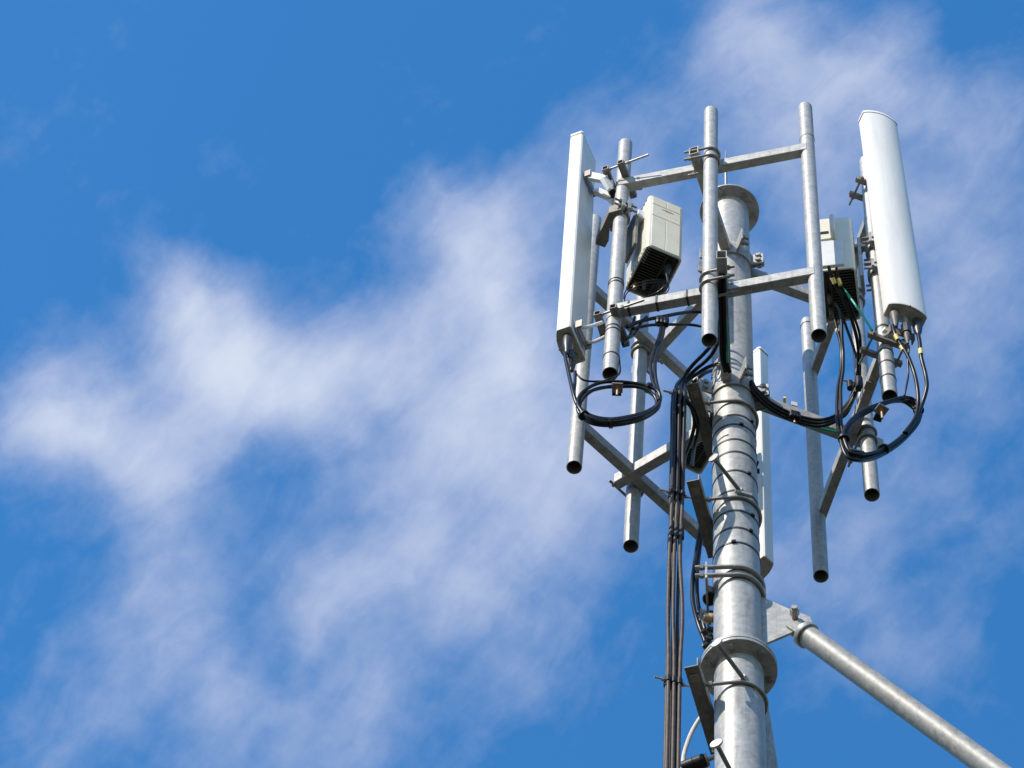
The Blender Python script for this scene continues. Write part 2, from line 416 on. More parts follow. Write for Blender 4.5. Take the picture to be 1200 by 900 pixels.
# ------------------------------------------------------------------ the mast
def axis(z): return V((0.8845-.025*(z-10.2)/4.2, 5.7904, z))
RM = .084
mast = thing('lattice_free_mast', 'tall round galvanised steel mast carrying antennas, ringed with black steel straps', 'mast', axis(0))
mast.name = 'steel_mast'
MB().cyl(axis(0), axis(10.68), RM, n=64).build('lower_shaft', 'mast', mast)
MB().cyl(axis(10.716), axis(14.405), RM, n=64).build('upper_shaft', 'mast', mast)
MB().lathe(axis(-.3), UP, [(0, .45), (.42, .45), (.45, .42)], 48).build('footing', 'concrete', mast)
for z0, z1 in ((10.68, 10.6965), (10.6985, 10.715), (14.405, 14.419)):
    f = MB(); f.lathe(axis(z0), UP, [(0, .128), (.002, .131), (z1-z0-.002, .131), (z1-z0, .128)], 72).build('flange', 'mast', mast)
for z0, a0 in ((10.68, -55), (14.405, -62)):
    for k in range(6):
        d = az(a0-57+60*k); p = axis(z0)+d*.107
        MB().hexbolt(p, -UP, .0125, .010).build('bolt', 'bolt', mast, smooth=False)
        if z0 < 12: MB().lathe(axis(10.715)+d*.107, UP, [(0, .012), (.011, .012), (.0115, .007), (.022, .007)], 6).build('nut', 'bolt', mast, smooth=False)
MB().torus(axis(14.402), UP, RM+.001, .004, 64, 8).build('weld_bead', 'mast', mast)
MB().torus(axis(10.678), UP, RM+.001, .004, 64, 8).build('weld_bead', 'mast', mast)
# straps
STRAPS = [(12.66, 200), (12.36, -48), (12.283, -80), (12.165, 5), (12.068, -8), (11.924, -62), (11.773, 10), (11.626, -55), (11.503, -62), (11.398, -105)]
for z, a in STRAPS:
    s_ = MB().band(axis, z, RM+.0004, .0105, .0018).build('strap', 'strap', mast)
    d = az(a); t = UP.cross(d)
    MB().box(axis(z)+d*(RM+.0055), t, d, UP, .016, .008, .014).build('buckle', 'black', s_, bevel=.0015)
# gusset to the brace
dB = az(-12); nB = UP.cross(dB)
pb = [V(axis(11.155))+dB*(RM-.002), V(axis(10.835))+dB*(RM-.002), V((1.075,5.749,10.915)), V((1.135, 5.738, 10.955)), V((1.125, 5.740, 11.005)), V((1.05, 5.756, 11.068))]
pb = [V((p.x, p.y, p.z))-nB*.005 for p in pb]
MB().prism(pb, nB*.010).build('gusset', 'mast', mast, bevel=.0015)
# lightning rod
rod = thing('lightning_rod', 'thin pointed lightning rod standing on the top flange of the mast', 'lightning rod', axis(14.419))
MB().lathe(axis(14.419)+V((-.02, -.03, 0)), UP, [(0, .016), (.012, .016), (.013, .0065), (.42, .006), (.43, .010), (.47, .010), (.48, .006), (.60, .0008)], 14).build('spike', 'bolt', rod)

# ------------------------------------------------------------------ brace legs
bdir = (V((1.587,5.641,10.159))-V((1.123,5.74,10.873))).normalized()
b0 = V((1.107,5.743,10.896))
Lb = (b0.z-.0)/-bdir.z
br = thing('brace_leg', 'thick round galvanised brace leg running down to the lower right from the mast gusset', 'brace', h3(b0+bdir*Lb, 0))
MB().cyl(b0+bdir*.004, b0+bdir*(Lb+.1), .0385, .060, 48).build('tube', 'brace', br)
MB().lathe(b0-bdir*.006, bdir, [(0, .036), (.001, .047), (.018, .048), (.022, .046), (.023, .037)], 48).build('end_collar', 'bracket', br)
for s in (-1, 1):
    MB().box(b0-bdir*.035+nB*(s*.012), bdir, nB, bdir.cross(nB), .075, .008, .06).build('clevis_plate', 'bracket', br, bevel=.001)
pin = MB(); pc = V((1.074,5.75,10.994))-nB*.016
pin.cyl(pc+nB*.05, pc-nB*.038, .0115, n=20); pin.cyl(pc-nB*.028, pc-nB*.004, .0165, n=6); pin.build('pin', 'bolt', br)
MB().lathe(h3(b0+bdir*Lb, -.2), UP, [(0, .25), (.3, .25), (.32, .23)], 32).build('footing', 'concrete', br)
b1 = V((.955, 5.875, 10.66)); e1 = V((1.03, 5.99, 10.1)); d1 = (e1-b1).normalized(); L1 = b1.z/-d1.z
br2 = thing('brace_leg', 'shaded brace leg going down steeply behind the mast below the lower flange', 'brace', h3(b1+d1*L1, 0))
MB().cyl(b1, b1+d1*(L1+.1), .036, .050, 32).build('tube', 'mast', br2)
MB().prism([b1+V((-.05, -.06, .02)), b1+V((.0, .02, .02)), b1+V((.02, .04, -.25)), b1+V((-.03, -.05, -.25))], V((.006, -.004, 0))).build('gusset', 'mast', br2)
MB().lathe(h3(b1+d1*L1, -.2), UP, [(0, .25), (.3, .25), (.32, .23)], 32).build('footing', 'concrete', br2)

# ------------------------------------------------------------------ antenna frames and their pipes
PIPES = {  # foot x, y, z, top z
 'A1': (.361, 5.495, 12.159, 14.325), 'A2': (.709, 5.303, 12.159, 14.345), 'A3': (1.108, 5.228, 12.159, 14.34),
 'B3': (1.276, 6.254, 12.159, 14.35), 'B1': (1.408, 5.443, 12.159, 14.345), 'B2': (1.409, 5.861, 12.143, 14.33),
 'C3': (.275, 5.912, 12.159, 14.41), 'C2': (.530, 6.192, 12.10, 14.32), 'C1': (.905, 6.406, 12.20, 14.30)}
RP = .0302
PLAB = {
 'A1': 'galvanised pipe holding the left white antenna, hanging coil below its open end',
 'A2': 'front middle galvanised pipe with two U-bolts, open end in front of the mast',
 'A3': 'bare galvanised pipe at the right end of the front frame, nothing mounted on it',
 'B3': 'pipe hanging right of the mast, lowest of all, mostly in shade, without antenna',
 'B1': 'pipe behind the right white antenna with three dark straps near its open foot',
 'B2': 'pipe whose foot shows below the right cable coil, half in shade',
 'C3': 'far left galvanised pipe, its open foot lowest below the left antenna',
 'C2': 'pipe left of the feeder cables with a U-bolt above its sunlit foot',
 'C1': 'pipe hidden behind the mast carrying the rear radio unit and antenna'}
pipes = {}
for k, (x, y, z0, z1) in PIPES.items():
    t = thing('mounting_pipe', PLAB[k], 'pipe', (x, y, z0), 'vertical antenna mounting pipes')
    MB().pipe((x, y, z0), (x, y, z1), RP, RP-.0034).build('shaft', 'pipe', t)
    pipes[k] = t
def strap_on(k, z, w=.008, m='strap', name='strap'):
    x, y, a, b = PIPES[k]; MB().band(lambda q: V((x, y, q)), z, RP+.0003, w, .0016, 40).build(name, m, pipes[k])
for z in (12.93, 12.905, 12.52, 12.49, 12.285): strap_on('A1', z)
strap_on('A3', 13.99, .006, 'pipe', 'weld_seam')
strap_on('B3', 14.30, .005, 'strap')
for z in (12.40, 12.285, 12.50): strap_on('B1', z)
strap_on('B1', 12.70, .012)

def u_bolt(k, z, away, legs=.15, m='bolt', r=.0058):
    """round the pipe on the far side from `away`; its two legs run along +away"""
    x, y, a, b = PIPES[k]; c = V((x, y, z)); d = away.normalized(); s = UP.cross(d); R = RP+r+.0008
    pts = [c+s*R+d*legs]+[c+s*(R*math.cos(t))-d*(R*math.sin(t)) for t in [PI*i/16 for i in range(17)]]+[c-s*R+d*legs]
    u = MB().sweep(pts, r, 10, False, 0).build('u_bolt', m, pipes[k])
    for q in (1, -1): MB().hexbolt(c+s*(R*q)+d*(legs-.030), d, .0115, .011).build('nut', 'bolt', u, smooth=False)

def sector(tagname, label, p1, p3, o_az, zu, zl, armu, arml, ears):
    """p1/p3: end pipes; the beam runs between them just outward of their axes; two arms run back to the mast"""
    o = az(o_az); t = UP.cross(o)
    P1 = V((*PIPES[p1][:2], 0)); P3 = V((*PIPES[p3][:2], 0)); bd = (P3-P1).normalized(); bo = V((bd.y, -bd.x, 0))
    root = thing('antenna_frame', label, 'antenna frame', axis((zu+zl)/2), 'three antenna frames clamped round the mast')
    objs = []
    for z, side, end in ((zu, -1, armu), (zl, 1, arml)):
        q = MB(); off = bo*.0135; e = .012
        q.tube4(h3(P1, z)+off-bd*e, h3(P3, z)+off+bd*.0, .038, .062); objs.append(q.build('cross_beam', 'tube', root))
        q = MB(); ax = axis(z); a_, b_ = (armu if side < 0 else arml); a = V((ax.x+a_[0], ax.y+a_[1], z)); b = V((*b_, z)); q.tube4(a, b, .040, .0664); objs.append(q.build('arm', 'tube', root))
        # clamp shells round the mast with bolted ears
        sh = MB(); a0, a1 = (math.radians(q) for q in ears); n = 24; c = axis(z)
        rs = []
        for i in range(n+1):
            d = V((math.cos(a0+(a1-a0)*i/n), math.sin(a0+(a1-a0)*i/n), 0))
            rs.append([sh.bm.verts.new(c+d*r+UP*h) for h, r in ((-.055, RM+.001), (-.055, RM+.008), (.055, RM+.008), (.055, RM+.001))])
        for A, B in zip(rs, rs[1:]): sh.bridge(A, B)
        sh.bm.faces.new(rs[0]); sh.bm.faces.new(rs[-1][::-1])
        sh.build('pole_clamp', 'tube', root)
        for s, ang in ((-1, ears[0]), (1, ears[1])):
            d = az(ang); n2 = UP.cross(d)*(-s)
            e_ = MB().box(c+d*(RM+.033)+n2*.005, d, UP, n2, .054, .090, .008).build('clamp_ear', 'bracket', root, bevel=.001)
            for hz in (-.022, .022):
                MB().hexbolt(c+d*(RM+.038)+n2*.0085+UP*hz, n2, .0125, .012).build('bolt', 'bolt', e_, smooth=False)
    return root, o, t, objs
fA, oA, tA, objA = sector('A', 'front antenna frame of square tube facing the viewer, joining the three nearest pipes', 'A1', 'A3', -110.3, 13.86, 12.66, ((-.024,-.062), (.634,5.282)), ((-.040,-.085), (.737,5.181)), (-166, -20))
fB, oB, tB, objB = sector('B', 'right antenna frame of square tube, slanting beams behind the right coil', 'B1', 'B3', 9.2, 13.87, 12.64, ((.07,.03), (1.44,5.945)), ((.075,-.012), (1.478,5.918)), (-16, 74))
fC, oC, tC, objC = sector('C', 'rear left antenna frame of square tube, beams crossing behind the feeder cables', 'C1', 'C3', 128.8, 13.77, 12.54, ((-.06,.07), (.522,6.310)), ((-.065,.068), (.460,6.165)), (78, 190))
for (k, z, aw) in (('A2', 13.875, -1), ('A2', 13.80, -1), ('A2', 12.675, 1), ('A2', 12.60, 1)):
    u_bolt(k, z, tA*aw, .105)
for (k, z, aw) in (('B2', 13.87, 1), ('B2', 13.80, 1), ('B2', 12.63, 1), ('B2', 12.56, 1)):
    u_bolt(k, z, tB*aw, .125)
for (k, z, aw) in (('C2', 13.77, -1), ('C2', 13.72, -1), ('C2', 12.53, 1)):
    u_bolt(k, z, tC*aw, .100)
# dark straps wrapped round the front lower beam, with cable hooks
bdA = (V((*PIPES['A3'][:2], 0))-V((*PIPES['A1'][:2], 0))).normalized(); boA = V((bdA.y, -bdA.x, 0))
P1A = V((*PIPES['A1'][:2], 12.66))
for u in (.064, .175, .295):
    c = P1A+bdA*u+boA*.0135
    MB().tube4(c-bdA*.004, c+bdA*.004, .0420, .0660, .0018).build('strap', 'strap', objA[0+4] if False else fA)

# ------------------------------------------------------------------ panel antennas
def antenna(label, foot, n_az, z0, z1, m, conns, wide=.163, side=.058, bulge=.020, lean=(0, 0)):
    """foot: middle of the back face at the bottom; n_az: the way the curved front looks"""
    n = az(n_az); w = UP.cross(n); f = V((*foot, 0))
    root = thing('panel_antenna', label, 'antenna', h3(foot, z0), 'white panel antennas')
    def prof(sc=1.0):
        hw = wide/2*sc; pts = [(-hw+.006, 0), (-hw, .006)]
        pts += [(-hw, side-.006), (-hw+.0015, side-.0015)]
        for i in range(1, 16):
            u = -1+2*i/16; pts.append((hw*.975*u, side+bulge*sc*(1-u*u)))
        pts += [(hw-.0015, side-.0015), (hw, side-.006), (hw, .006), (hw-.006, 0)]
        return [f+w*a+n*b for a, b in pts]
    def loft(levels, name, mm, bevel=0):
        q = MB(); rs = []
        for z, sc in levels:
            k = (z-z0)/(z1-z0); rs.append([q.bm.verts.new(h3(p, z)+V((lean[0]*k, lean[1]*k, 0))) for p in prof(sc)])
        for a, b in zip(rs, rs[1:]): q.bridge(a, b)
        q.bm.faces.new(rs[0][::-1]); q.bm.faces.new(rs[-1]); return q.build(name, mm, root, angle=32)
    loft([(z0+.004, .985), (z1-.004, .985)], 'radome', m)
    loft([(z0-.006, .98), (z0-.003, 1.0), (z0+.003, 1.0), (z0+.0039, .99)], 'bottom_cap', 'cap')
    loft([(z1-.012, .99), (z1-.0115, 1.012), (z1-.0042, 1.012), (z1-.0040, .99)], 'gasket', 'brown')
    loft([(z1-.0039, .99), (z1-.003, 1.02), (z1+.010, 1.02), (z1+.014, .99)], 'top_cap', 'capwhite')
    for a, b in ((-.066, .012), (.066, .012), (-.066, .048), (.066, .048), (0, .078), (0, .01), (-.04, .07), (.04, .07)):
        p = h3(f+w*a+n*b, z0-.0055); MB().lathe(p, -UP, [(0, .0036), (.002, .0036), (.003, .002)], 10).build('screw', 'bolt', root)
    for a, b, q_ in ((-.012, .066, .5), (-.004, .062, -.6), (.006, .066, .6), (.014, .062, -.5)):
        d_ = (w+n*q_).normalized(); MB().box(h3(f+w*a+n*b, z0-.0063), d_, UP.cross(d_), UP, .012, .002, .001).build('embossed_mark', 'capwhite', root)
    for kind, a, b in conns:
        p = h3(f+w*a+n*b, z0-.006)
        if kind == 'boot': o = MB().lathe(p, -UP, [(0, .0185), (.012, .0190), (.03, .0185), (.055, .0165), (.105, .0105), (.125, .0085), (.128, .006)], 20).build('connector_boot', 'boot', root)
        elif kind == 'bootblack': o = MB().lathe(p, -UP, [(0, .0185), (.012, .0200), (.05, .0195), (.085, .0155), (.11, .0090), (.14, .0070), (.142, .006)], 20).build('connector_boot', 'bootblack', root)
        else:
            o = MB().lathe(p, -UP, [(0, .016), (.01, .016), (.011, .0125), (.062, .0125), (.064, .0135)], 18).build('control_unit', 'bracket', root)
            MB().lathe(p-UP*.064, -UP, [(0, .0125), (.002, .020), (.05, .021), (.066, .018), (.068, .013)], 8).build('collar', 'bootblack', o)
            MB().lathe(p-UP*.132, -UP, [(0, .0125), (.03, .0125), (.07, .006), (.085, .005)], 14).build('plug', 'boot', o)
    return root, f, n, w
LA, fL, nL, wL = antenna('white panel antenna at far left, seen from its side and flat back, dark connectors below', (0.232,5.514), 151.5, 12.42, 14.335, 'radome_algae', [('boot', -.042, .038), ('ctl', .006, .030), ('bootblack', .040, .026)], lean=(-.024, .022))
RA, fR, nR, wR = antenna('white panel antenna at far right, broad curved front facing the viewer', (1.47,5.379), -76, 12.673, 14.575, 'radome', [('boot', -.046, .030), ('ctl', .002, .022), ('bootblack', .050, .026)], lean=(-.022, .003))
CA, fC_, nC, wC = antenna('partly hidden white panel antenna behind the mast, only its edge showing to the right', (1.047, 6.555), 38, 12.675, 14.52, 'radome', [])

def pipe_clamp(k, z, d, parent, name='pipe_clamp', L1=.125, gap=.047, m='brown', rods=True, rod_len=.17, rod_shift=.05, vertical=False):
    """two channels either side of a pipe, running along d, tied by threaded rods running along s"""
    x, y, a, b = PIPES[k]; c = V((x, y, z)); d = d.normalized(); s = UP.cross(d).normalized()
    o = None
    for q in (-1, 1):
        ch = MB(); cc = c+s*(gap*q)
        ch.tube4(cc-d*(L1/2), cc+d*(L1/2), .020, .026, .003)
        w_ = ch.build(name, m, parent)
        if o is None: o = w_
    if rods:
        for e in (-1, 1):
            rb = MB(); p = c+d*(e*(L1/2-.020))
            rb.cyl(p-s*(gap+.02-rod_shift*0), p+s*(gap+.02+rod_len), .0048, n=10)
            for q in (-1, 1): rb.hexbolt(p+s*((gap+.010)*q), s*q, .010, .009)
            rb.build('threaded_rod', 'bolt', o, smooth=False)
    return o
# left antenna: brackets to its pipe
dA = -oA
def bar_pair(zc, ends, name, rods):
    first = None
    for (p, q) in ends:
        o = MB().tube4(h3(p, zc), h3(q, zc), .028, .034, .004).build(name, 'weathered', LA)
        first = first or o
    for z, a, b in rods:
        q = MB(); a, b = h3(a, z), h3(b, z); q.cyl(a, b, .0050, n=10); d = (b-a).normalized()
        for t in (.10, .52): q.hexbolt(a+(b-a)*t, d, .0105, .010)
        q.build('threaded_rod', 'bolt', first, smooth=False)
UC = [((0.277,5.433,13.91), (0.326,5.534,13.91)), ((0.337,5.397,13.91), (0.415,5.55,13.91))]
bar_pair(13.91, UC, 'upper_clamp', [(13.91, (0.275,5.45,13.91), (0.451,5.35,13.91)), (13.885, (0.336,5.525,13.885), (0.445,5.498,13.885))])
LC = [((0.293,5.468,12.605), (0.336,5.571,12.605)), ((0.349,5.431,12.605), (0.422,5.592,12.605))]
bar_pair(12.605, LC, 'lower_clamp', [(12.605, (0.292,5.483,12.605), (0.466,5.389,12.605)), (12.605, (0.348,5.584,12.605), (0.443,5.548,12.605))])
def back_plate(f, n, w, z, parent, m='brown', hgt=.055, wd=.10):
    q = MB(); c = h3(f, z)-n*.012
    q.box(c, w, n, UP, wd, .006, hgt)
    for s in (-1, 1): q.box(c+w*(s*wd*.5)+n*.006-n*.014, w, n, UP, .005, .028, hgt)
    return q.build('mounting_plate', m, parent, bevel=.001)
def link_arm(p, q, width, parent, m, th=.006, name='bracket_arm'):
    p, q = V(p), V(q); d = (q-p).normalized(); s = d.cross(UP).normalized(); u = s.cross(d)
    return MB().box((p+q)/2, d, s, u, (q-p).length, th, width).build(name, m, parent, bevel=.001)
fLu = fL+V((-.019, .0175, 0)); back_plate(fLu, nL, wL, 13.93, LA); back_plate(fL, nL, wL, 12.475, LA)
cA1 = V((.361, 5.495, 0))
for s in (-1, 1):   # folding scissor bracket at the top
    a = h3(fLu, 13.93)-nL*.02+wL*(.036*s); k_ = a*.45+h3(cA1, 13.90)*.55+wL*(.030*s)+V((0, 0, -.05)); e = h3(cA1, 13.80)+nL*.035+wL*(.028*s)
    link_arm(a, k_, .046, LA, 'capwhite', .018); link_arm(k_, e, .046, LA, 'capwhite', .018)
    a = h3(fL, 12.475)-nL*.02+wL*(.036*s); e = h3(cA1, 12.56)+nL*.035+wL*(.030*s)
    MB().sweep([a, a*.6+e*.4-UP*.015, e], .0075, 8).build('bracket_arm', 'capwhite', LA)
kc = (h3(fLu, 13.93)*.45+h3(cA1, 13.90)*.55)-nL*.02+V((0, 0, -.05))
MB().box(kc, wL, nL, UP, .052, .03, .05).build('hinge_block', 'capwhite', LA, bevel=.004)
MB().box(kc+V((.01, -.005, -.045)), wL, nL, UP, .040, .028, .05).build('hinge_block', 'black', LA, bevel=.003)
# right antenna
cB1 = V((1.408, 5.443, 0))
pipe_clamp('B1', 12.55, wR, RA, 'lower_clamp', .17, .036, 'brown', True, .04)
back_plate(fR, nR, wR, 12.60, RA)
for s in (-1, 1):
    MB().sweep([h3(fR, 12.60)-nR*.02+wR*(.036*s), h3(cB1, 12.55)+nR*.04+wR*(.03*s)], .0075, 8, False, 0).build('bracket_arm', 'bracket', RA)
pipe_clamp('B1', 14.02, wR, RA, 'upper_clamp', .15, .036, 'brown', True, .03)
fRu = fR+V((-.016, .002, 0)); back_plate(fRu, nR, wR, 14.05, RA)
for s in (-1, 1): link_arm(h3(fRu, 14.05)-nR*.02+wR*(.036*s), h3(cB1, 14.02)+nR*.03+wR*(.028*s), .03, RA, 'bracket')
MB().box(h3(cB1, 12.62)+V((.02, -.03, 0)), az(30), UP, az(120), .075, .018, .020).build('clamp_block', 'capwhite', RA, bevel=.003)
# rear antenna
cC1 = V((PIPES['C1'][0], PIPES['C1'][1], 0))
for z in (13.95, 12.80):
    back_plate(fC_, nC, wC, z, CA)
    for s in (-1, 1): link_arm(h3(fC_, z)-nC*.02+wC*(.03*s), h3(cC1, z)+nC*.03+wC*(.028*s), .03, CA, 'bracket')

# ------------------------------------------------------------------ remote radio units
def radio(label, F0, w_az, z0, z1, Wd, Dp, style, conns):
    """F0: front left bottom corner; width runs along w, depth along d"""
    w = az(w_az); d = az(w_az+90); F = V((*F0, 0)); Hh = z1-z0; zc = (z0+z1)/2
    root = thing('radio_unit', label, 'radio unit', h3(F+w*Wd/2+d*Dp/2, z0), 'cream remote radio units on the pipes')
    def P(a, b, z): return h3(F+w*a+d*b, z)
    def shell(a0, a1, b0, b1, za, zb, r=.016, seg=5):
        q = MB(); pts = []
        for cx, cy, st in ((a1-r, b0+r, -90), (a1-r, b1-r, 0), (a0+r, b1-r, 90), (a0+r, b0+r, 180)):
            for i in range(seg+1):
                t = math.radians(st+90*i/seg); pts.append((cx+r*math.cos(t), cy+r*math.sin(t)))
        return q, pts
    # body: an outer shell open below, with a dark finned heat sink inside
    q, pts = shell(0, Wd, 0, Dp, z0, z1); cen = (Wd/2, Dp/2)
    def ring(z, k): return [q.bm.verts.new(P(cen[0]+(x-cen[0])*(1-k/Wd*2), cen[1]+(y-cen[1])*(1-k/Dp*2), z)) for x, y in pts]
    rs = [ring(z0+.045, .007), ring(z0, .007), ring(z0, .001), ring(z0+.003, 0), ring(z1-.014, 0), ring(z1-.004, .004), ring(z1, .014)]
    for a, b in zip(rs, rs[1:]): q.bridge(a, b)
    q.bm.faces.new(rs[0][::-1]); q.bm.faces.new(rs[-1])
    body = q.build('body', 'cream', root, angle=50)
    # heat sink
    hs_ = MB(); hs_.box(P(Wd/2, Dp/2, z0+.046), w, d, UP, Wd-.018, Dp-.018, .012); hsb = hs_.build('base_panel', 'fin', root)
    fn = MB(); nf = int((Dp-.03)/.0125)
    fw = Wd*.52; fa = .012 if style == 'left' else Wd-.012-fw
    for i in range(nf): fn.box(P(fa+fw/2, .018+i*.0125, z0+.022), w, d, UP, fw, .0035, .040)
    fn.box(P(fa+fw+.004 if style == 'left' else fa-.004, Dp/2, z0+.020), w, d, UP, .005, Dp-.03, .036)
    fn.build('heat_sink', 'fin', root)
    if style == 'left':
        lv = MB()
        for i in range(6): lv.box(P(.016+.0*i, .016+.0125*i, z0+.0035), (w+d*.4).normalized(), (d-w*.4).normalized(), UP, .016, .004, .004)
        lv.build('louvre', 'bracket', root)
    # vents along the side edges
    vt = MB()
    for zz in (z0+.012, z1-.018):
        for i in range(9):
            b = .03+i*(Dp-.06)/8
            for a in (-.0002, Wd+.0002): vt.box(P(a, b, zz), w, d, UP, .002, .009, .010)
    vt.build('vent_row', 'black', root)
    if style == 'left':
        # front cover plates with fine seams between them
        for a0, a1, za, zb in ((.016, Wd/2-.001, z0+.006, z1-.205), (Wd/2+.001, Wd-.016, z0+.006, z1-.205), (.016, Wd-.016, z1-.200, z1-.095), (.016, Wd/2-.001, z1-.090, z1-.020), (Wd/2+.001, Wd-.016, z1-.090, z1-.020)):
            MB().box(P((a0+a1)/2, -.0005, (za+zb)/2), w, d, UP, a1-a0, .005, zb-za).build('cover_plate', 'cream', root, bevel=.0012)
        em = MB()
        for i, (a, hh) in enumerate(((-.022, .004), (-.013, .006), (-.004, .011), (.006, .010), (.014, .006), (.022, .004))):
            em.box(P(Wd/2+.005+a, -.0034, z1-.118), w, d, UP, .010, .001, hh)
        em.build('emblem', 'brass', root)
        lt = MB()
        for i in range(7): lt.box(P(Wd/2-.036+i*.013, -.0032, z1-.158), w, d, UP, .007, .0006, .008)
        lt.build('embossed_lettering', 'plate', root)
    else:
        hz = z1-.30
        MB().box(P(Wd*.42, -.004, (z0+.02+hz+.06)/2), w, d, UP, Wd*.66, .014, hz+.04-z0).build('cover_plate', 'plate', root, bevel=.003)
        MB().box(P(Wd*.30, -.006, z1-.135), w, d, UP, Wd*.42, .020, .20).build('handle_panel', 'cream', root, bevel=.006)
        hd = MB(); hd.sweep([P(Wd*.55, -.004, z1-.06), P(Wd*.55, -.040, z1-.075), P(Wd*.55, -.044, z1-.15), P(Wd*.55, -.040, z1-.205), P(Wd*.55, -.004, z1-.22)], .011, 8, False, 3)
        hd.build('handle', 'plate', root)
        MB().box(P(Wd*.34, -.0165, z1-.175), w, d, UP, .036, .003, .022).build('handle_recess', 'black', root)
        MB().box(P(Wd*.55-.0, .001, z1-.01), w, d, UP, .003, .004, .05).build('seam', 'fin', root)
    for kind, a, b in conns:
        p = P(a, b, z0+.034)
        if kind == 'boot': MB().lathe(p, -UP, [(0, .019), (.04, .0185), (.075, .012), (.10, .0085), (.102, .006)], 18).build('connector_boot', 'bootblack', root)
        elif kind == 'plug': MB().lathe(p, -UP, [(0, .011), (.03, .011), (.032, .009), (.07, .008), (.072, .005)], 14).build('connector', 'brass', root)
        else: MB().lathe(p, -UP, [(0, .010), (.035, .010), (.037, .0085), (.085, .0075), (.087, .005)], 14).build('connector', 'boot', root)
    return root, P, w, d
RL, PL, wl, dl = radio('cream radio unit between the left antenna and the mast, finned dark underside', (.472, 5.447), 17, 13.232, 13.737, .158, .225, 'left', [('boot', .118, .06), ('boot', .120, .135), ('c', .06, .16), ('plug', .03, .185)])
RR, PR, wr, dr = radio('cream radio unit beside the right antenna, with handle, white cover and dark fins below', (1.1327, 5.4008), -15, 13.0723, 13.5638, .1724, .2364, 'right', [('plug', .035, .03), ('plug', .075, .03), ('c', .055, .12), ('c', .055, .18)])
RC, PC, wc, dc = radio('cream radio unit glimpsed behind the feeder cables left of the mast', (.778, 6.275), 20, 13.27, 13.76, .13, .19, 'left', [('boot', .03, .03), ('boot', .10, .02)])
def jaw(k, z, n, parent, hgt=.085, m='bracket'):
    """a cast clamp round a pipe, with a bolted back jaw"""
    x, y, a, b = PIPES[k]; c = V((x, y, z)); s = UP.cross(n)
    q = MB()
    for sg in (-1, 1):
        pts = []
        for i in range(9):
            t = math.radians(-70+140*i/8); pts.append((RP+.001)*math.cos(t)*sg); 
        rs = []
        for i in range(9):
            t = math.radians(-70+140*i/8); e = n*(math.cos(t)*sg)+s*math.sin(t)
            rs.append((c+e*(RP+.0008), c+e*(RP+.010)))
        q2 = [[q.bm.verts.new(p+UP*h) for p, h in ((i_, -hgt/2), (o_, -hgt/2), (o_, hgt/2), (i_, hgt/2))] for i_, o_ in rs]
        for A, B in zip(q2, q2[1:]): q.bridge(A, B)
        q.bm.faces.new(q2[0]); q.bm.faces.new(q2[-1][::-1])
        for e in (-1, 1): q.box(c+s*(e*.048)+n*(sg*.013), s, n, UP, .036, .012, hgt)
    o = q.build('pipe_jaw', m, parent)
    for e in (-1, 1):
        for hz in (-.022, .022):
            bl = MB(); bl.cyl(c+s*(e*.050)+n*.05+UP*hz, c+s*(e*.050)-n*.05+UP*hz, .005, n=10); bl.hexbolt(c+s*(e*.050)+n*.02+UP*hz, n, .0105, .01); bl.hexbolt(c+s*(e*.050)-n*.02+UP*hz, -n, .0105, .01)
            bl.build('bolt', 'bolt', o, smooth=False)
    return o
jaw('A1', 13.585, wl, RL, .085)
MB().box(h3(cA1, 13.47)+wl*.062+dl*.02, wl, dl, UP, .014, .10, .32).build('back_bracket', 'weathered', RL, bevel=.002)
MB().box(h3(cA1, 13.60)+wl*.086+dl*.0, wl, dl, UP, .048, .075, .07).build('bracket_hook', 'plate', RL, bevel=.004)
# broad wing plate of the clamp, reaching away from the pipe to the left
MB().prism([h3(v, 13.53) for v in [(0.309,5.465,13.53),(0.357,5.443,13.53),(0.37,5.461,13.53),(0.359,5.482,13.53),(0.321,5.534,13.53),(0.325,5.592,13.53),(0.313,5.626,13.53),(0.271,5.616,13.53),(0.278,5.571,13.53),(0.291,5.534,13.53)]], UP*.066).build('wing_plate', 'weathered', RL, bevel=.003)
cR = h3(cB1, 13.31)
jaw('B1', 13.44, -wr, RR, .08); jaw('B1', 13.20, -wr, RR, .06)
MB().box(cR-wr*.062+dr*.0, wr, dr, UP, .014, .09, .36).build('back_bracket', 'bracket', RR, bevel=.002)
MB().box(cR-wr*.060+UP*.17, wr, dr, UP, .05, .03, .03).build('bracket_hook', 'plate', RR, bevel=.004)
MB().box(h3(cC1, 13.5)-wc*.05+V((0, 0, 0)), wc, dc, UP, .06, .06, .30).build('back_bracket', 'bracket', RC, bevel=.002)
jaw('C1', 13.58, wc, RC, .08)

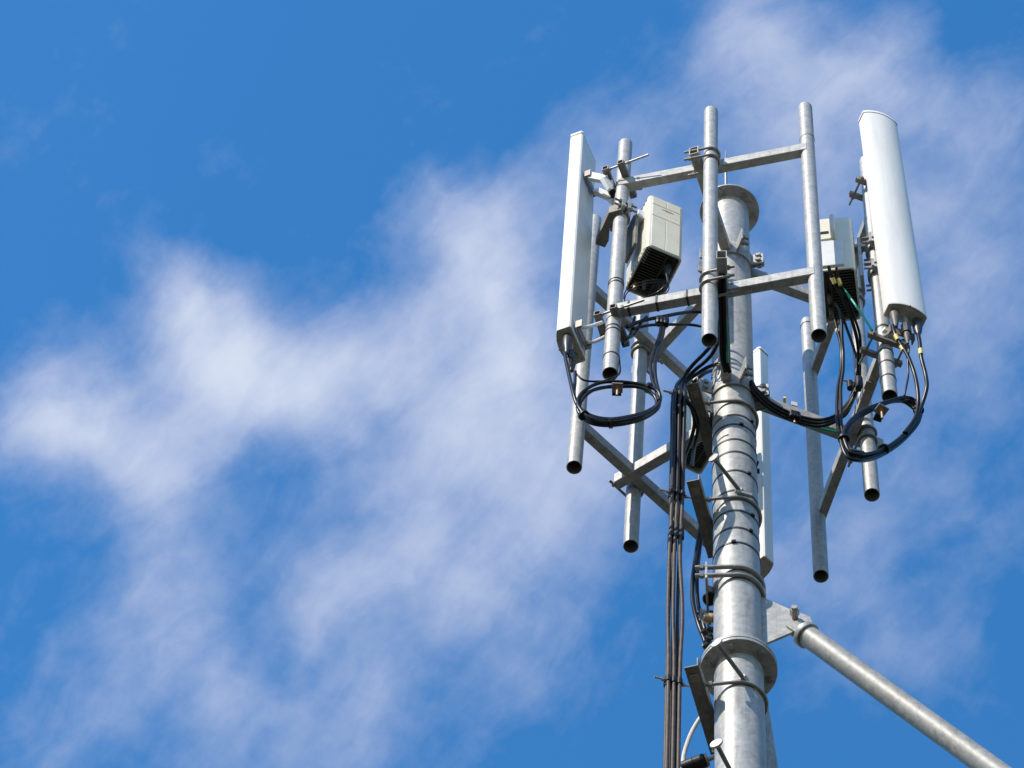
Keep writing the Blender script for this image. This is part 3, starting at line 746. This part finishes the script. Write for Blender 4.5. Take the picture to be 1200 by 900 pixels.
# ------------------------------------------------------------------ cable supports on the mast
def support(label, z, far, near, ub_az):
    """angle bar held against the left of the mast by a U-bolt, cables clamp on its near end"""
    A, B = V(far), V(near); d = (B-A).normalized(); s = UP.cross(d)
    root = thing('cable_bracket', label, 'bracket', A, 'angle bar brackets that carry the feeder cables')
    q = MB(); Ln = (B-A).length
    poly = [(-.024, -.024), (.024, -.024), (.024, .024), (.019, .024), (.019, -.019), (-.024, -.019)]
    q.prism([A-d*.06+s*a+UP*b for a, b in poly], d*(Ln+.06)); q.build('angle_bar', 'weathered', root, bevel=.0008)
    nut = MB(); nut.box(B-d*.045+UP*(-.0245-.003), d, s, UP, .028, .030, .005); nut.lathe(B-d*.045-UP*.030, -UP, [(0, .004), (.003, .004)], 10); nut.build('square_washer', 'brown', root, smooth=False)
    return root, B, d, s
def mast_ubolt(label, z, a_deg, legs, r=.0065, root=None, tilt=0):
    c = axis(z); d = az(a_deg); s = UP.cross(d); R = RM+r+.0008
    pts = [c+s*R+d*legs]+[c+s*(R*math.cos(t))-d*(R*math.sin(t)) for t in [PI*i/28 for i in range(29)]]+[c-s*R+d*legs]
    q = MB().sweep(pts, r, 10, False, 0); o = q.build('u_bolt', 'bolt', root)
    for k in (1, -1): MB().hexbolt(c+s*(R*k)+d*(legs-.03), d, .013, .012).build('nut', 'bolt', o, smooth=False)
    return o
s1 = support('highest dark angle bar bracket left of the mast, under the bend of the black cables', 12.463, (0.788,5.885,12.463), (0.687,5.639,12.463), 0)
s2 = support('middle dark angle bar bracket left of the mast, beside the upper climbing peg', 11.713, (0.798,5.896,11.713), (0.697,5.642,11.713), 0)
s3 = support('lowest dark angle bar bracket left of the mast, under the flange', 10.479, (0.814,5.922,10.479), (0.702,5.649,10.479), 0)
for (r_, B_, d_, s__), z in ((s1, 12.463), (s2, 11.713), (s3, 10.479)): mast_ubolt('', z, 165, .11, root=r_)
gk = thing('u_bolt_bracket', 'pair of heavy U-bolts round the mast above the gusset with a small plate at left', 'bracket', axis(11.19))
for z in (11.215, 11.16): mast_ubolt('', z, 170, .145, .0085, gk)
MB().box(axis(11.19)+az(170)*.105, az(80), az(170), UP, .20, .008, .11).build('plate', 'bracket', gk, bevel=.001)

# climbing pegs
def peg(label, base, tip, g='climbing pegs on the mast'):
    b, t = V(base), V(tip); d = (t-b).normalized()
    root = thing('climbing_peg', label, 'climbing peg', b, g)
    MB().cyl(b, t, .0075, n=16).build('shank', 'weathered', root)
    MB().lathe(t-d*.001, d, [(0, .020), (.002, .0215), (.006, .0215), (.008, .020)], 28).build('head', 'bracket', root)
    q = MB(); q.hexbolt(b+d*.002, d, .0145, .022); q.build('nut', 'bolt', root, smooth=False)
    return root
def peg_at(label, pz, a, tip):
    b = axis(pz)+az(a)*(RM-.006); peg(label, b, tip)
peg_at('climbing peg with round head beside the middle cable bracket', 11.76, -78, (0.767,5.582,11.765))
peg_at('climbing peg crossing in front of the lower flange', 10.505, -82, (0.78,5.583,10.51))
peg_at('lowest climbing peg, at the bottom edge of the picture', 9.80, -82, (0.768,5.509,9.81))
sad = MB(); sad.box(axis(11.745)+az(-80)*(RM+.008), az(10), az(-80), UP, .065, .012, .016); sad.build('saddle', 'bracket', s2[0], bevel=.001)

# ------------------------------------------------------------------ feeder cables
def cable(pts, r, label, cat='cable', name='cable', m='cable', group=None, n=10, extra=None, smooth=6):
    o = MB().sweep(pts, r, n, False, smooth).build(name, m, None, loc=V(pts[0]))
    tag(o, label, cat, group); return o
FZ = (12.463, 11.713, 10.479)
clampc = [V((0.649,5.697,12.463)), V((0.65,5.71,11.713)), V((0.655,5.723,10.479))]
# clamps: a stack of black saddles on a brass bolt
for c, lab, br_ in zip(clampc, ('top black cable clamp, where the feeder cables bend to the right', 'middle black cable clamp holding the six feeder cables', 'lowest black cable clamp holding the six feeder cables'), (s1, s2, s3)):
    root = thing('cable_clamp', lab, 'cable clamp', c, 'clamps on the feeder cables')
    dx = V((.985, .17, 0)); dy = UP.cross(dx)
    for k in (-1, 0, 1): MB().lathe(c+dx*(.0195*k)-UP*.022, UP, [(0, .0085), (.002, .0105), (.030, .0105), (.032, .0085)], 16).build('saddle', 'black', root)
    for k in (-1, 0, 1): MB().lathe(c+dx*(.0195*k)+dy*.020-UP*.022, UP, [(0, .0085), (.002, .0105), (.030, .0105), (.032, .0085)], 16).build('saddle', 'black', root)
    q = MB(); q.cyl(c-dx*.065+dy*.010, c+dx*.055+dy*.010, .0038, n=10); q.hexbolt(c-dx*.033+dy*.010, -dx, .008, .007); q.hexbolt(c+dx*.033+dy*.010, dx, .008, .007); q.build('bolt', 'brass', root, smooth=False)
TB = 'long feeder cables running down left of the mast'
tops = [  # where each cable goes once it is above the top clamp
 [(0.67,5.809,12.804),(0.706,5.771,12.858),(0.745,5.71,12.856),(0.769,5.665,12.857),(0.785,5.609,12.887),(0.785,5.512,12.882)],
 [(0.679,5.822,12.808),(0.72,5.801,12.876),(0.76,5.747,12.871),(0.784,5.699,12.874),(0.796,5.638,12.894),(0.791,5.526,12.875)],
 [(0.686,5.823,12.797),(0.731,5.808,12.861),(0.774,5.769,12.859),(0.817,5.733,12.822),(0.867,5.751,12.835),(0.914,5.789,12.86),(0.975,5.873,12.917)],
 [(0.699,5.877,12.859),(0.732,5.869,12.919),(0.766,5.815,12.892),(0.811,5.768,12.837),(0.862,5.767,12.826),(0.918,5.816,12.868),(0.978,5.894,12.929)],
 [(0.671,5.71,12.43),(0.7,5.732,12.41),(0.718,5.788,12.4),(0.713,5.869,12.4),(0.703,5.946,12.42),(0.706,6.02,12.45)],
 [(0.677,5.709,12.43),(0.714,5.736,12.4),(0.734,5.809,12.4),(0.733,5.9,12.42),(0.74,6.024,12.5)]]
NAMES = ('leftmost front', 'middle front', 'rightmost front', 'leftmost rear', 'middle rear', 'rightmost rear')
dx = V((.985, .17, 0)); dy = UP.cross(dx)
i = 0
for row in (0, 1):
    for k in (-1, 0, 1):
        off = dx*(.0195*k)+dy*(.020*row)
        lo = clampc[2]+off+(clampc[2]-clampc[1])*.9; lo2 = clampc[2]+off+(clampc[2]-clampc[1])*2.5
        dn = [clampc[0]+off, clampc[0]*.55+clampc[1]*.45+off+V((random.uniform(-.005, .005), .004, 0)), clampc[1]+off, clampc[1]*.66+clampc[2]*.34+off+V((random.uniform(-.008, .008), random.uniform(-.006, .006), 0)), clampc[1]*.33+clampc[2]*.67+off+V((random.uniform(-.008, .008), random.uniform(-.006, .006), 0)), clampc[2]+off, lo, lo2, h3(lo2, .0)]
        j = {(0, -1): 0, (0, 0): 1, (0, 1): 2, (1, -1): 3, (1, 0): 4, (1, 1): 5}[(row, k)]
        root = thing('feeder_cable', NAMES[j]+' feeder cable of the brown weathered bundle left of the mast', 'cable', h3(lo2, 0), TB)
        MB().sweep(dn, 0.0070 if row == 0 else .0062, 12).build('weathered_run', 'feeder', root)
        up = [V(q) for q in tops[j]]
        MB().sweep([clampc[1]+off, clampc[0]*.5+clampc[1]*.5+off+V((0,.002,0)), clampc[0]+off]+up, .0078, 12).build('upper_run', 'cable', root)
        zt = MB(); p = clampc[1]*.78+clampc[2]*.22+off-UP*(.06 if row else 0); zt.lathe(p-UP*.05, UP, [(0, .0082), (.10, .0082)], 14); zt.build('tape_wrap', 'black', root)
zip_ = MB()
# ------------------------------------------------------------------ left coil
def coil(label, center_pts, r, turns, plane_off, parent_name='cable_coil', ties=(), grp=None):
    """cable wound in a ring; the turns lie beside each other and are tied"""
    P = [V(p) for p in center_pts]; c = sum(P, V((0, 0, 0)))/len(P)
    root = thing('cable_coil', label, 'cable coil', c, grp)
    for i, (sc, off) in enumerate(turns):
        ph = 1.3*i
        MB().sweep([c+(p-c)*(sc+.012*math.sin(2*k+ph))+V(off)+V((0, .003*math.sin(1.7*k+ph), .004*math.sin(1.1*k+ph))) for k, p in enumerate(P)], r, 12, True).build('turn', 'cable', root)
    for u in ties:
        m = len(P); k = int(u*m) % m; a = P[k]; t = (P[(k+1) % m]-P[k-1]).normalized()
        MB().lathe(a-t*.005+V((0, .006, .004)), t, [(0, .021), (.010, .021)], 14).build('tie', 'black', root)
    return root, c
CLp = [(0.246,5.44,11.788),(0.256,5.44,11.864),(0.288,5.44,11.933),(0.337,5.44,11.98),(0.396,5.44,12.006),(0.457,5.44,12.012),(0.502,5.44,11.99),(0.534,5.44,11.958),(0.548,5.44,11.908),(0.536,5.44,11.845),(0.497,5.44,11.775),(0.439,5.44,11.721),(0.371,5.44,11.683),(0.313,5.44,11.681),(0.271,5.44,11.716)]
lcoil, lc = coil('flat black cable coil hanging in the open below the left antenna', CLp, .0068, ((1.0, (0, 0, 0)), (.93, (.0, .006, -.013)), (.985, (0, .016, -.002))), 0, ties=(.45, .82, .97), grp='cable coils under the antennas')
hook = thing('coil_hook', 'small brown square clamp with a bolt hanging from the left pipe foot', 'clamp', (.372, 5.46, 12.1), 'square clamps holding the cable coils')
hp = V((0.387,5.435,11.943))
MB().box(hp, az(-5), az(-95), UP, .040, .040, .006).build('plate', 'brown', hook, bevel=.001)
MB().lathe(hp-UP*.003, -UP, [(0, .009), (.006, .009), (.007, .0045), (.055, .0045)], 8).build('bolt', 'brass', hook, smooth=False)
MB().box(hp+V((0, .022, .030)), az(-5), az(-95), UP, .034, .05, .012).build('hanger', 'black', hook)
G1 = 'short jumper cables between antennas and radio units'
cable([(0.183,5.47,12.238),(0.191,5.46,12.15),(0.206,5.45,12.025),(0.228,5.44,11.863),(0.247,5.445,11.784),(0.271,5.45,11.747),(0.313,5.452,11.716),(0.372,5.452,11.719),(0.439,5.452,11.756),(0.498,5.452,11.811),(0.534,5.452,11.873),(0.542,5.45,11.925),(0.535,5.45,11.99)], .0072, 'grey black jumper cable dropping from the left antenna to the left coil', group=G1)
cable([(0.228,5.47,12.096),(0.231,5.46,11.996),(0.231,5.45,11.882),(0.244,5.45,11.806),(0.268,5.455,11.769),(0.313,5.46,11.744),(0.372,5.46,11.743),(0.44,5.46,11.781),(0.498,5.46,11.832),(0.538,5.46,11.896),(0.546,5.455,11.942),(0.538,5.455,12.014)], .0066, 'second jumper cable under the left antenna, right of the first', group=G1)
cable([(0.232,5.47,12.083),(0.262,5.47,12.037),(0.313,5.47,12.04),(0.362,5.45,12.039),(0.394,5.47,12.127),(0.393,5.49,12.256),(0.385,5.53,12.473),(0.392,5.54,12.604),(0.418,5.55,12.705)], .0040, 'thin control cable looping from the left antenna round the foot of its pipe', group=G1)
for i, (dx_, lab) in enumerate(((0, 'left of the pair of cables rising from the left coil to the front beam'), (7, 'right of the pair of cables rising from the left coil to the front beam'))):
    cable([(0.542,5.44,11.893),(0.532,5.45,11.989),(0.516,5.47,12.119),(0.513,5.5,12.307),(0.531,5.54,12.511),(0.552,5.58,12.727),(0.556,5.6,12.873)] if i == 0 else [(0.548,5.445,11.93),(0.535,5.46,12.05),(0.528,5.47,12.149),(0.529,5.5,12.319),(0.544,5.54,12.515),(0.563,5.58,12.715),(0.569,5.6,12.877)], .0072, lab, group=G1)
blk = thing('cable_clamp', 'black cable clamp under the front lower beam left of the middle pipe', 'cable clamp', (0.557,5.58,12.841), 'clamps on the feeder cables')
bc = V((0.558,5.585,12.836))
for k in (-1, 0, 1): MB().lathe(bc+V((.014*k, 0, -.03)), UP, [(0, .012), (.003, .014), (.052, .014), (.055, .012)], 14).build('saddle', 'black', blk)
MB().box(bc+V((-.01, -.03, .075)), bdA, boA, UP, .030, .030, .004).build('square_washer', 'brown', blk)
cable([(0.419,5.56,12.696),(0.462,5.57,12.772),(0.516,5.58,12.837),(0.557,5.585,12.874),(0.623,5.6,12.952),(0.694,5.62,13.028),(0.77,5.6,13.001)], .0075, 'upper black cable running behind the middle pipe under the front beam', group=G1)
cable([(0.444,5.57,12.707),(0.504,5.58,12.774),(0.558,5.585,12.806),(0.628,5.6,12.855),(0.684,5.62,12.907),(0.77,5.6,12.857)], .0060, 'lower thin black cable running behind the middle pipe under the front beam', group=G1)
# loops under the left radio
cable([(0.56,5.5,13.089),(0.566,5.5,13.012),(0.551,5.5,12.961),(0.527,5.52,12.949),(0.494,5.53,12.929)], .0055, 'cable from the left radio unit tucked behind the front beam', group=G1)
for q, (lab, dy_) in enumerate((('upper thin wire loop under the left radio unit', 0), ('lower thin wire loop under the left radio unit', 2))):
    cable([V(p)+V((.004*q, 0, -.022*q)) for p in [(0.399,5.56,12.94),(0.402,5.53,12.949),(0.429,5.5,12.95),(0.477,5.48,12.962),(0.52,5.47,12.965),(0.554,5.47,12.963),(0.566,5.48,12.948),(0.558,5.5,12.94),(0.542,5.53,12.965)]], .0022, lab, name='wire', m='cable', group='thin wire loops')
for q in (0, 1): 
    cable([(0.419,5.56,12.592),(0.452,5.58,12.685),(0.477,5.58,12.796),(0.496,5.58,12.847)] if q else [(0.406,5.55,12.525),(0.432,5.57,12.645),(0.443,5.58,12.772),(0.448,5.57,12.813)], .0058, ('left' if not q else 'right')+' short cable under the left end of the front lower beam', group=G1)

# ------------------------------------------------------------------ right coil and its cables
CRp = [(1.204,5.36,11.632),(1.209,5.361,11.694),(1.235,5.369,11.786),(1.282,5.383,11.896),(1.34,5.4,11.995),(1.404,5.418,12.088),(1.461,5.435,12.148),(1.499,5.446,12.151),(1.516,5.451,12.104),(1.501,5.447,12.011),(1.465,5.436,11.903),(1.416,5.422,11.786),(1.361,5.406,11.679),(1.309,5.391,11.6),(1.258,5.376,11.548),(1.22,5.365,11.55)]
rcoil, rc = coil('oval black cable coil hanging below the right antenna', CRp, .0072, ((1.0, (0, 0, 0)), (1.05, (.0, .008, -.010)), (.945, (.0, .010, .000)), (1.04, (.004, .018, .006))), 0, ties=(.55, .80, .02), grp='cable coils under the antennas')
hk = thing('coil_hook', 'small brown square clamp with a bolt on the right cable coil', 'clamp', (1.356,5.38,11.93), 'square clamps holding the cable coils')
hp = V((1.357,5.385,11.933))
MB().box(hp, az(25), az(-65), UP, .044, .040, .006).build('plate', 'brown', hk, bevel=.001)
MB().lathe(hp-UP*.003, -UP, [(0, .009), (.006, .009), (.007, .0045), (.062, .0045)], 8).build('bolt', 'brass', hk, smooth=False)
MB().box(hp+V((0, .03, .025)), az(12), az(-78), UP, .03, .06, .012).build('hanger', 'black', hk)
def R5(*p): return p
cable([(1.418,5.33,12.533),(1.424,5.33,12.462),(1.44,5.34,12.414),(1.467,5.35,12.341),(1.491,5.37,12.246),(1.5,5.38,12.136),(1.501,5.4,12.046),(1.484,5.41,11.94),(1.443,5.42,11.842)], .0078, 'grey black jumper cable from the left connector of the right antenna', group=G1)
cable([(1.514,5.33,12.487),(1.516,5.33,12.416),(1.518,5.34,12.308),(1.532,5.36,12.21),(1.533,5.37,12.126),(1.517,5.4,12.05),(1.492,5.41,11.955),(1.45,5.42,11.844)], .0078, 'outermost jumper cable bulging right below the right antenna', group=G1)
cable([(1.473,5.34,12.366),(1.47,5.36,12.305),(1.471,5.38,12.232),(1.46,5.39,12.145),(1.453,5.4,12.1)], .0042, 'thin control cable dropping from the middle connector of the right antenna', group=G1)
for p, lab in (((1.425,5.33,12.448), 'a'), ((1.447,5.34,12.373), 'b'), ((1.516,5.335,12.34), 'c')):
    pass
tp = [((1.425,5.33,12.451), (1.434,5.335,12.424), 'yellow tape band on the left jumper below the right antenna'), ((1.446,5.345,12.393), (1.455,5.348,12.37), 'second yellow tape band on the left jumper below the right antenna'), ((1.516,5.332,12.362), (1.517,5.336,12.328), 'yellow tape band on the outermost jumper below the right antenna')]
for a, b, lab in tp:
    o = MB().cyl(a, b, .0089, n=14).build('tape_band', 'yellow', None, loc=V(a)); tag(o, lab, 'tape band', 'yellow tape bands on cables')
# from the right radio unit
CB = 'jumper cables under the right radio unit'
cable([(1.191,5.359,13.05),(1.204,5.38,13.026),(1.225,5.412,13.004),(1.257,5.448,12.978),(1.291,5.495,12.945),(1.323,5.554,12.904),(1.341,5.601,12.873),(1.351,5.657,12.836),(1.352,5.715,12.8),(1.339,5.774,12.763),(1.312,5.827,12.712),(1.277,5.841,12.7)], .0072, 'longest grey cable falling from the right radio unit past the clamp', group=CB)
cable([(1.222,5.359,13.05),(1.232,5.386,13.023),(1.25,5.415,13.003),(1.282,5.457,12.973),(1.314,5.511,12.937),(1.346,5.573,12.895),(1.358,5.658,12.841),(1.364,5.73,12.795),(1.351,5.783,12.762),(1.321,5.838,12.712),(1.272,5.854,12.7)], .0055, 'thinner cable beside the longest one under the right radio unit', group=CB)
cable([(1.24,5.542,13.024),(1.245,5.554,12.988),(1.257,5.574,12.925),(1.27,5.594,12.862),(1.276,5.62,12.782),(1.27,5.632,12.671),(1.256,5.633,12.548),(1.247,5.632,12.404),(1.244,5.63,12.26),(1.25,5.624,12.137),(1.278,5.616,12.036),(1.329,5.607,12)], .0070, 'left cable hanging from the right radio unit down to the right coil', group=CB)
cable([(1.24,5.503,13.024),(1.258,5.515,12.99),(1.268,5.538,12.932),(1.271,5.566,12.861),(1.278,5.598,12.777),(1.276,5.613,12.659),(1.264,5.619,12.524),(1.26,5.624,12.37),(1.257,5.625,12.235),(1.266,5.624,12.128),(1.291,5.62,12.034),(1.343,5.612,12)], .0070, 'second cable hanging from the right radio unit down to the right coil', group=CB)
cable([(1.241,5.507,13.024),(1.267,5.527,12.987),(1.29,5.558,12.933),(1.318,5.596,12.866),(1.338,5.627,12.812)], .0058, 'short dark cable slanting under the right radio unit', group=CB)
cable([(1.256,5.432,13.03),(1.276,5.436,12.983),(1.305,5.443,12.913),(1.337,5.451,12.825),(1.367,5.454,12.72)], .0050, 'green earth wire slanting from the right radio unit to the antenna clamp', cat='wire', name='earth_wire', m='green')
for a, b, lab in (((1.211,5.388,13.009), (1.221,5.403,12.993), 'yellow tape band on the longest grey cable at the right radio unit'), ((1.235,5.393,13.018), (1.244,5.406,12.994), 'yellow tape band on the thinner cable at the right radio unit'), ((1.255,5.573,12.934), (1.26,5.578,12.918), 'yellow tape band on the left cable hanging to the right coil')):
    o = MB().cyl(a, b, .0086, n=14).build('tape_band', 'yellow', None, loc=V(a)); tag(o, lab, 'tape band', 'yellow tape bands on cables')
# black clamp behind, by the right pipe
rk = thing('cable_clamp', 'black cable clamp with a brass bolt left of the right pipe foot', 'cable clamp', (1.344,5.703,12.74), 'clamps on the feeder cables')
rcn = V((1.357,5.701,12.74))
MB().lathe(rcn-UP*.045, UP, [(0, .012), (.003, .016), (.085, .016), (.088, .012)], 14).build('saddle', 'black', rk)
MB().lathe(rcn+V((-.037, 0, -.055)), UP, [(0, .010), (.003, .013), (.055, .013), (.058, .010)], 14).build('saddle', 'black', rk)
MB().cyl(rcn+V((-.065, -.005, 0)), rcn+V((.05, .01, .01)), .004, n=10).build('bolt', 'brass', rk)
MB().box(V((1.381,5.635,12.6)), az(100), az(10), UP, .035, .035, .004).build('square_washer', 'brown', rk)

# cables on the right lower arm
CC = 'cables along the right lower arm'
base = [(0.928,5.708,12.66),(0.95,5.724,12.63),(1,5.75,12.592),(1.051,5.777,12.592),(1.105,5.796,12.592),(1.159,5.803,12.585),(1.21,5.804,12.585),(1.258,5.788,12.59),(1.29,5.773,12.62),(1.326,5.751,12.68),(1.352,5.727,12.75)]
for k, (o_, r, lab) in enumerate((((0, 0, 0), .0080, 'upper black cable along the right lower arm'), ((.0, .004, -.018), .0080, 'middle black cable along the right lower arm'), ((-.004, .008, -.036), .0072, 'lowest black cable sagging under the right lower arm'))):
    cable([V(p)+V(o_) for p in base], r, lab, group=CC)
cable([(0.951,5.805,12.59),(0.983,5.789,12.59),(1.022,5.784,12.59),(1.068,5.8,12.59),(1.118,5.818,12.58),(1.174,5.833,12.58),(1.223,5.843,12.59),(1.285,5.85,12.59)], .0048, 'green earth wire under the right lower arm', cat='wire', name='earth_wire', m='green', group='green earth wires along the arms')
ak = thing('cable_clamp', 'black cable clamp with a white square washer on the right lower arm', 'cable clamp', (1.105,5.779,12.56), 'clamps on the feeder cables')
ac = V((1.11,5.789,12.56))
for k in (-1, 0, 1): MB().lathe(ac+az(9.2)*(.011*k)+V((0, -.004, -.022)), UP, [(0, .011), (.003, .014), (.042, .014), (.045, .011)], 14).build('saddle', 'black', ak)
MB().box(V((1.105,5.754,12.6)), az(9), UP, az(99), .024, .030, .004).build('square_washer', 'plate', ak)
MB().cyl(ac+V((0, 0, -.05)), ac+V((0, 0, .05)), .0045, n=10).build('bolt', 'brass', ak)
o = MB().cyl((1.087,5.858,12.846), (1.092,5.894,12.85), .006, n=10).build('tape_band', 'yellow', None, loc=V((1.087,5.858,12.846))); tag(o, 'yellow tape tail standing up on the right lower arm', 'tape band', 'yellow tape bands on cables')
cable([(0.534,6.369,12.938),(0.596,6.309,12.969),(0.672,6.22,12.96),(0.753,6.125,12.954),(0.769,6.086,12.952)], .0050, 'green earth wire along the rear left arm behind the feeder cables', cat='wire', name='earth_wire', m='green', group='green earth wires along the arms')
cable([(0.766,5.307,12.615),(0.779,5.378,12.612),(0.793,5.45,12.612),(0.807,5.523,12.612),(0.822,5.609,12.6)], .0050, 'green earth wire along the front lower arm beside the mast', cat='wire', name='earth_wire', m='green', group='green earth wires along the arms')
for z, a0, lab in ((13.86, -80, ''), (12.66, -80, '')):
    c = axis(z); d = az(a0); n2 = az(a0-90)
    pl = MB().box(c+d*(RM+.040)-n2*.0, d, UP, n2, .075, .10, .007).build('arm_plate', 'bracket', fA, bevel=.001)
    for hz in (-.027, .027): MB().lathe(c+d*(RM+.046)-n2*.0035+UP*hz, -n2, [(0, .0135), (.016, .013), (.0162, .0075), (.034, .0075)], 6).build('bolt', 'bolt', pl, smooth=False)
for k, lab in ((0, 'left black cable lying under the front lower arm'), (1, 'right black cable lying under the front lower arm')):
    cable([V(p)+V((.016*k, 0, 0)) for p in [(0.741,5.245,12.616),(0.752,5.326,12.612),(0.767,5.417,12.612),(0.781,5.508,12.612),(0.798,5.599,12.612),(0.821,5.649,12.59)]], .0085, lab, group=CC.replace('right', 'front'))
# hook clamp on the front lower arm
fk = thing('cable_clamp', 'square pale clamp with a brass bolt under the front lower arm', 'cable clamp', (0.822,5.747,12.814), 'clamps on the feeder cables')
fc = V((0.819,5.729,12.779))
MB().box(fc, az(-20), az(-110), UP, .040, .040, .006).build('square_washer', 'brown', fk, bevel=.001)
MB().cyl(fc-UP*.002, fc-UP*.055, .0045, n=10).build('bolt', 'brass', fk)
MB().box(fc+V((.02, .05, .01)), az(-20), az(-110), UP, .11, .05, .03).build('saddle', 'black', fk, bevel=.006)

# ------------------------------------------------------------------ odds and ends left of the mast
G2 = 'cables running down close to the mast'
cable([(0.771,5.983,11.954),(0.762,5.982,11.841),(0.751,5.962,11.682),(0.738,5.929,11.473),(0.738,5.919,11.309),(0.755,5.904,11.147),(0.785,5.914,11.029),(0.802,5.911,10.917),(0.813,5.922,10.855)], .0082, 'left black cable curving down close beside the mast', group=G2)
cable([(0.779,5.974,11.959),(0.772,5.986,11.839),(0.763,5.969,11.678),(0.753,5.927,11.474),(0.756,5.917,11.31),(0.77,5.897,11.151),(0.792,5.905,11.034),(0.811,5.91,10.918),(0.82,5.926,10.853)], .0072, 'right black cable curving down close beside the mast', group=G2)
ek = thing('earthing_lug', 'small brass earthing lug with dark jumble left of the mast above the flange', 'earthing lug', (0.779,5.835,11.071))
MB().lathe((0.763,5.824,11.054), az(5), [(0, .014), (.004, .018), (.03, .022), (.034, .018)], 16).build('cap', 'brass', ek)
MB().cyl((0.758,5.832,11.05), (0.753,5.798,11.068), .004, n=8).build('stud', 'bracket', ek)
for i in range(9):
    p = V((0.783,5.858,11.036))+V((random.uniform(-.012, .022), random.uniform(-.01, .02), -.014*i))
    MB().box(p, az(20*i), UP, az(20*i+90), .022, .014, .018).build('nut', 'boot', ek, smooth=False)
ep = thing('end_plug', 'black round end plug against the mast side below the U-bolts', 'plug', (0.787,5.847,11.177))
MB().lathe((0.795,5.82,11.192), V((-.25, -.35, -.9)), [(0, .016), (.03, .024), (.05, .026), (.056, .022)], 20).build('cup', 'black', ep)
MB().box(V((0.788,5.81,11.197)), az(20), az(110), UP, .02, .006, .09).build('tab', 'brown', ep)
cable([(0.781,5.939,10.62),(0.765,5.944,10.583),(0.743,5.949,10.513),(0.724,5.929,10.399),(0.715,5.925,10.322),(0.714,5.917,10.235)], .0080, 'thick grey flexible conduit curving from the lowest cable bracket', cat='conduit', name='conduit', m='grey')
jb = thing('splice_box', 'glossy black splice box left of the mast at the bottom edge', 'splice box', (0.752,5.895,10.247))
c = V((0.746,5.893,10.248)); dxx = (V((0.783,5.862,10.265))-V((0.709,5.895,10.247))).normalized()
ux, uy, uz = frame(dxx)
MB().lathe(c-dxx*.042, dxx, [(0, .020), (.003, .025), (.04, .026), (.041, .024), (.043, .026), (.08, .026), (.084, .021)], 16).build('case', 'black', jb)
MB().lathe(c+dxx*.042, dxx, [(0, .024), (.008, .024), (.010, .008), (.05, .007)], 12).build('gland', 'brown', jb)
MB().torus(c+dxx*.075+V((0, 0, .035)), V((0, -1, .3)), .009, .004, 20, 8).build('ring', 'brass', jb)
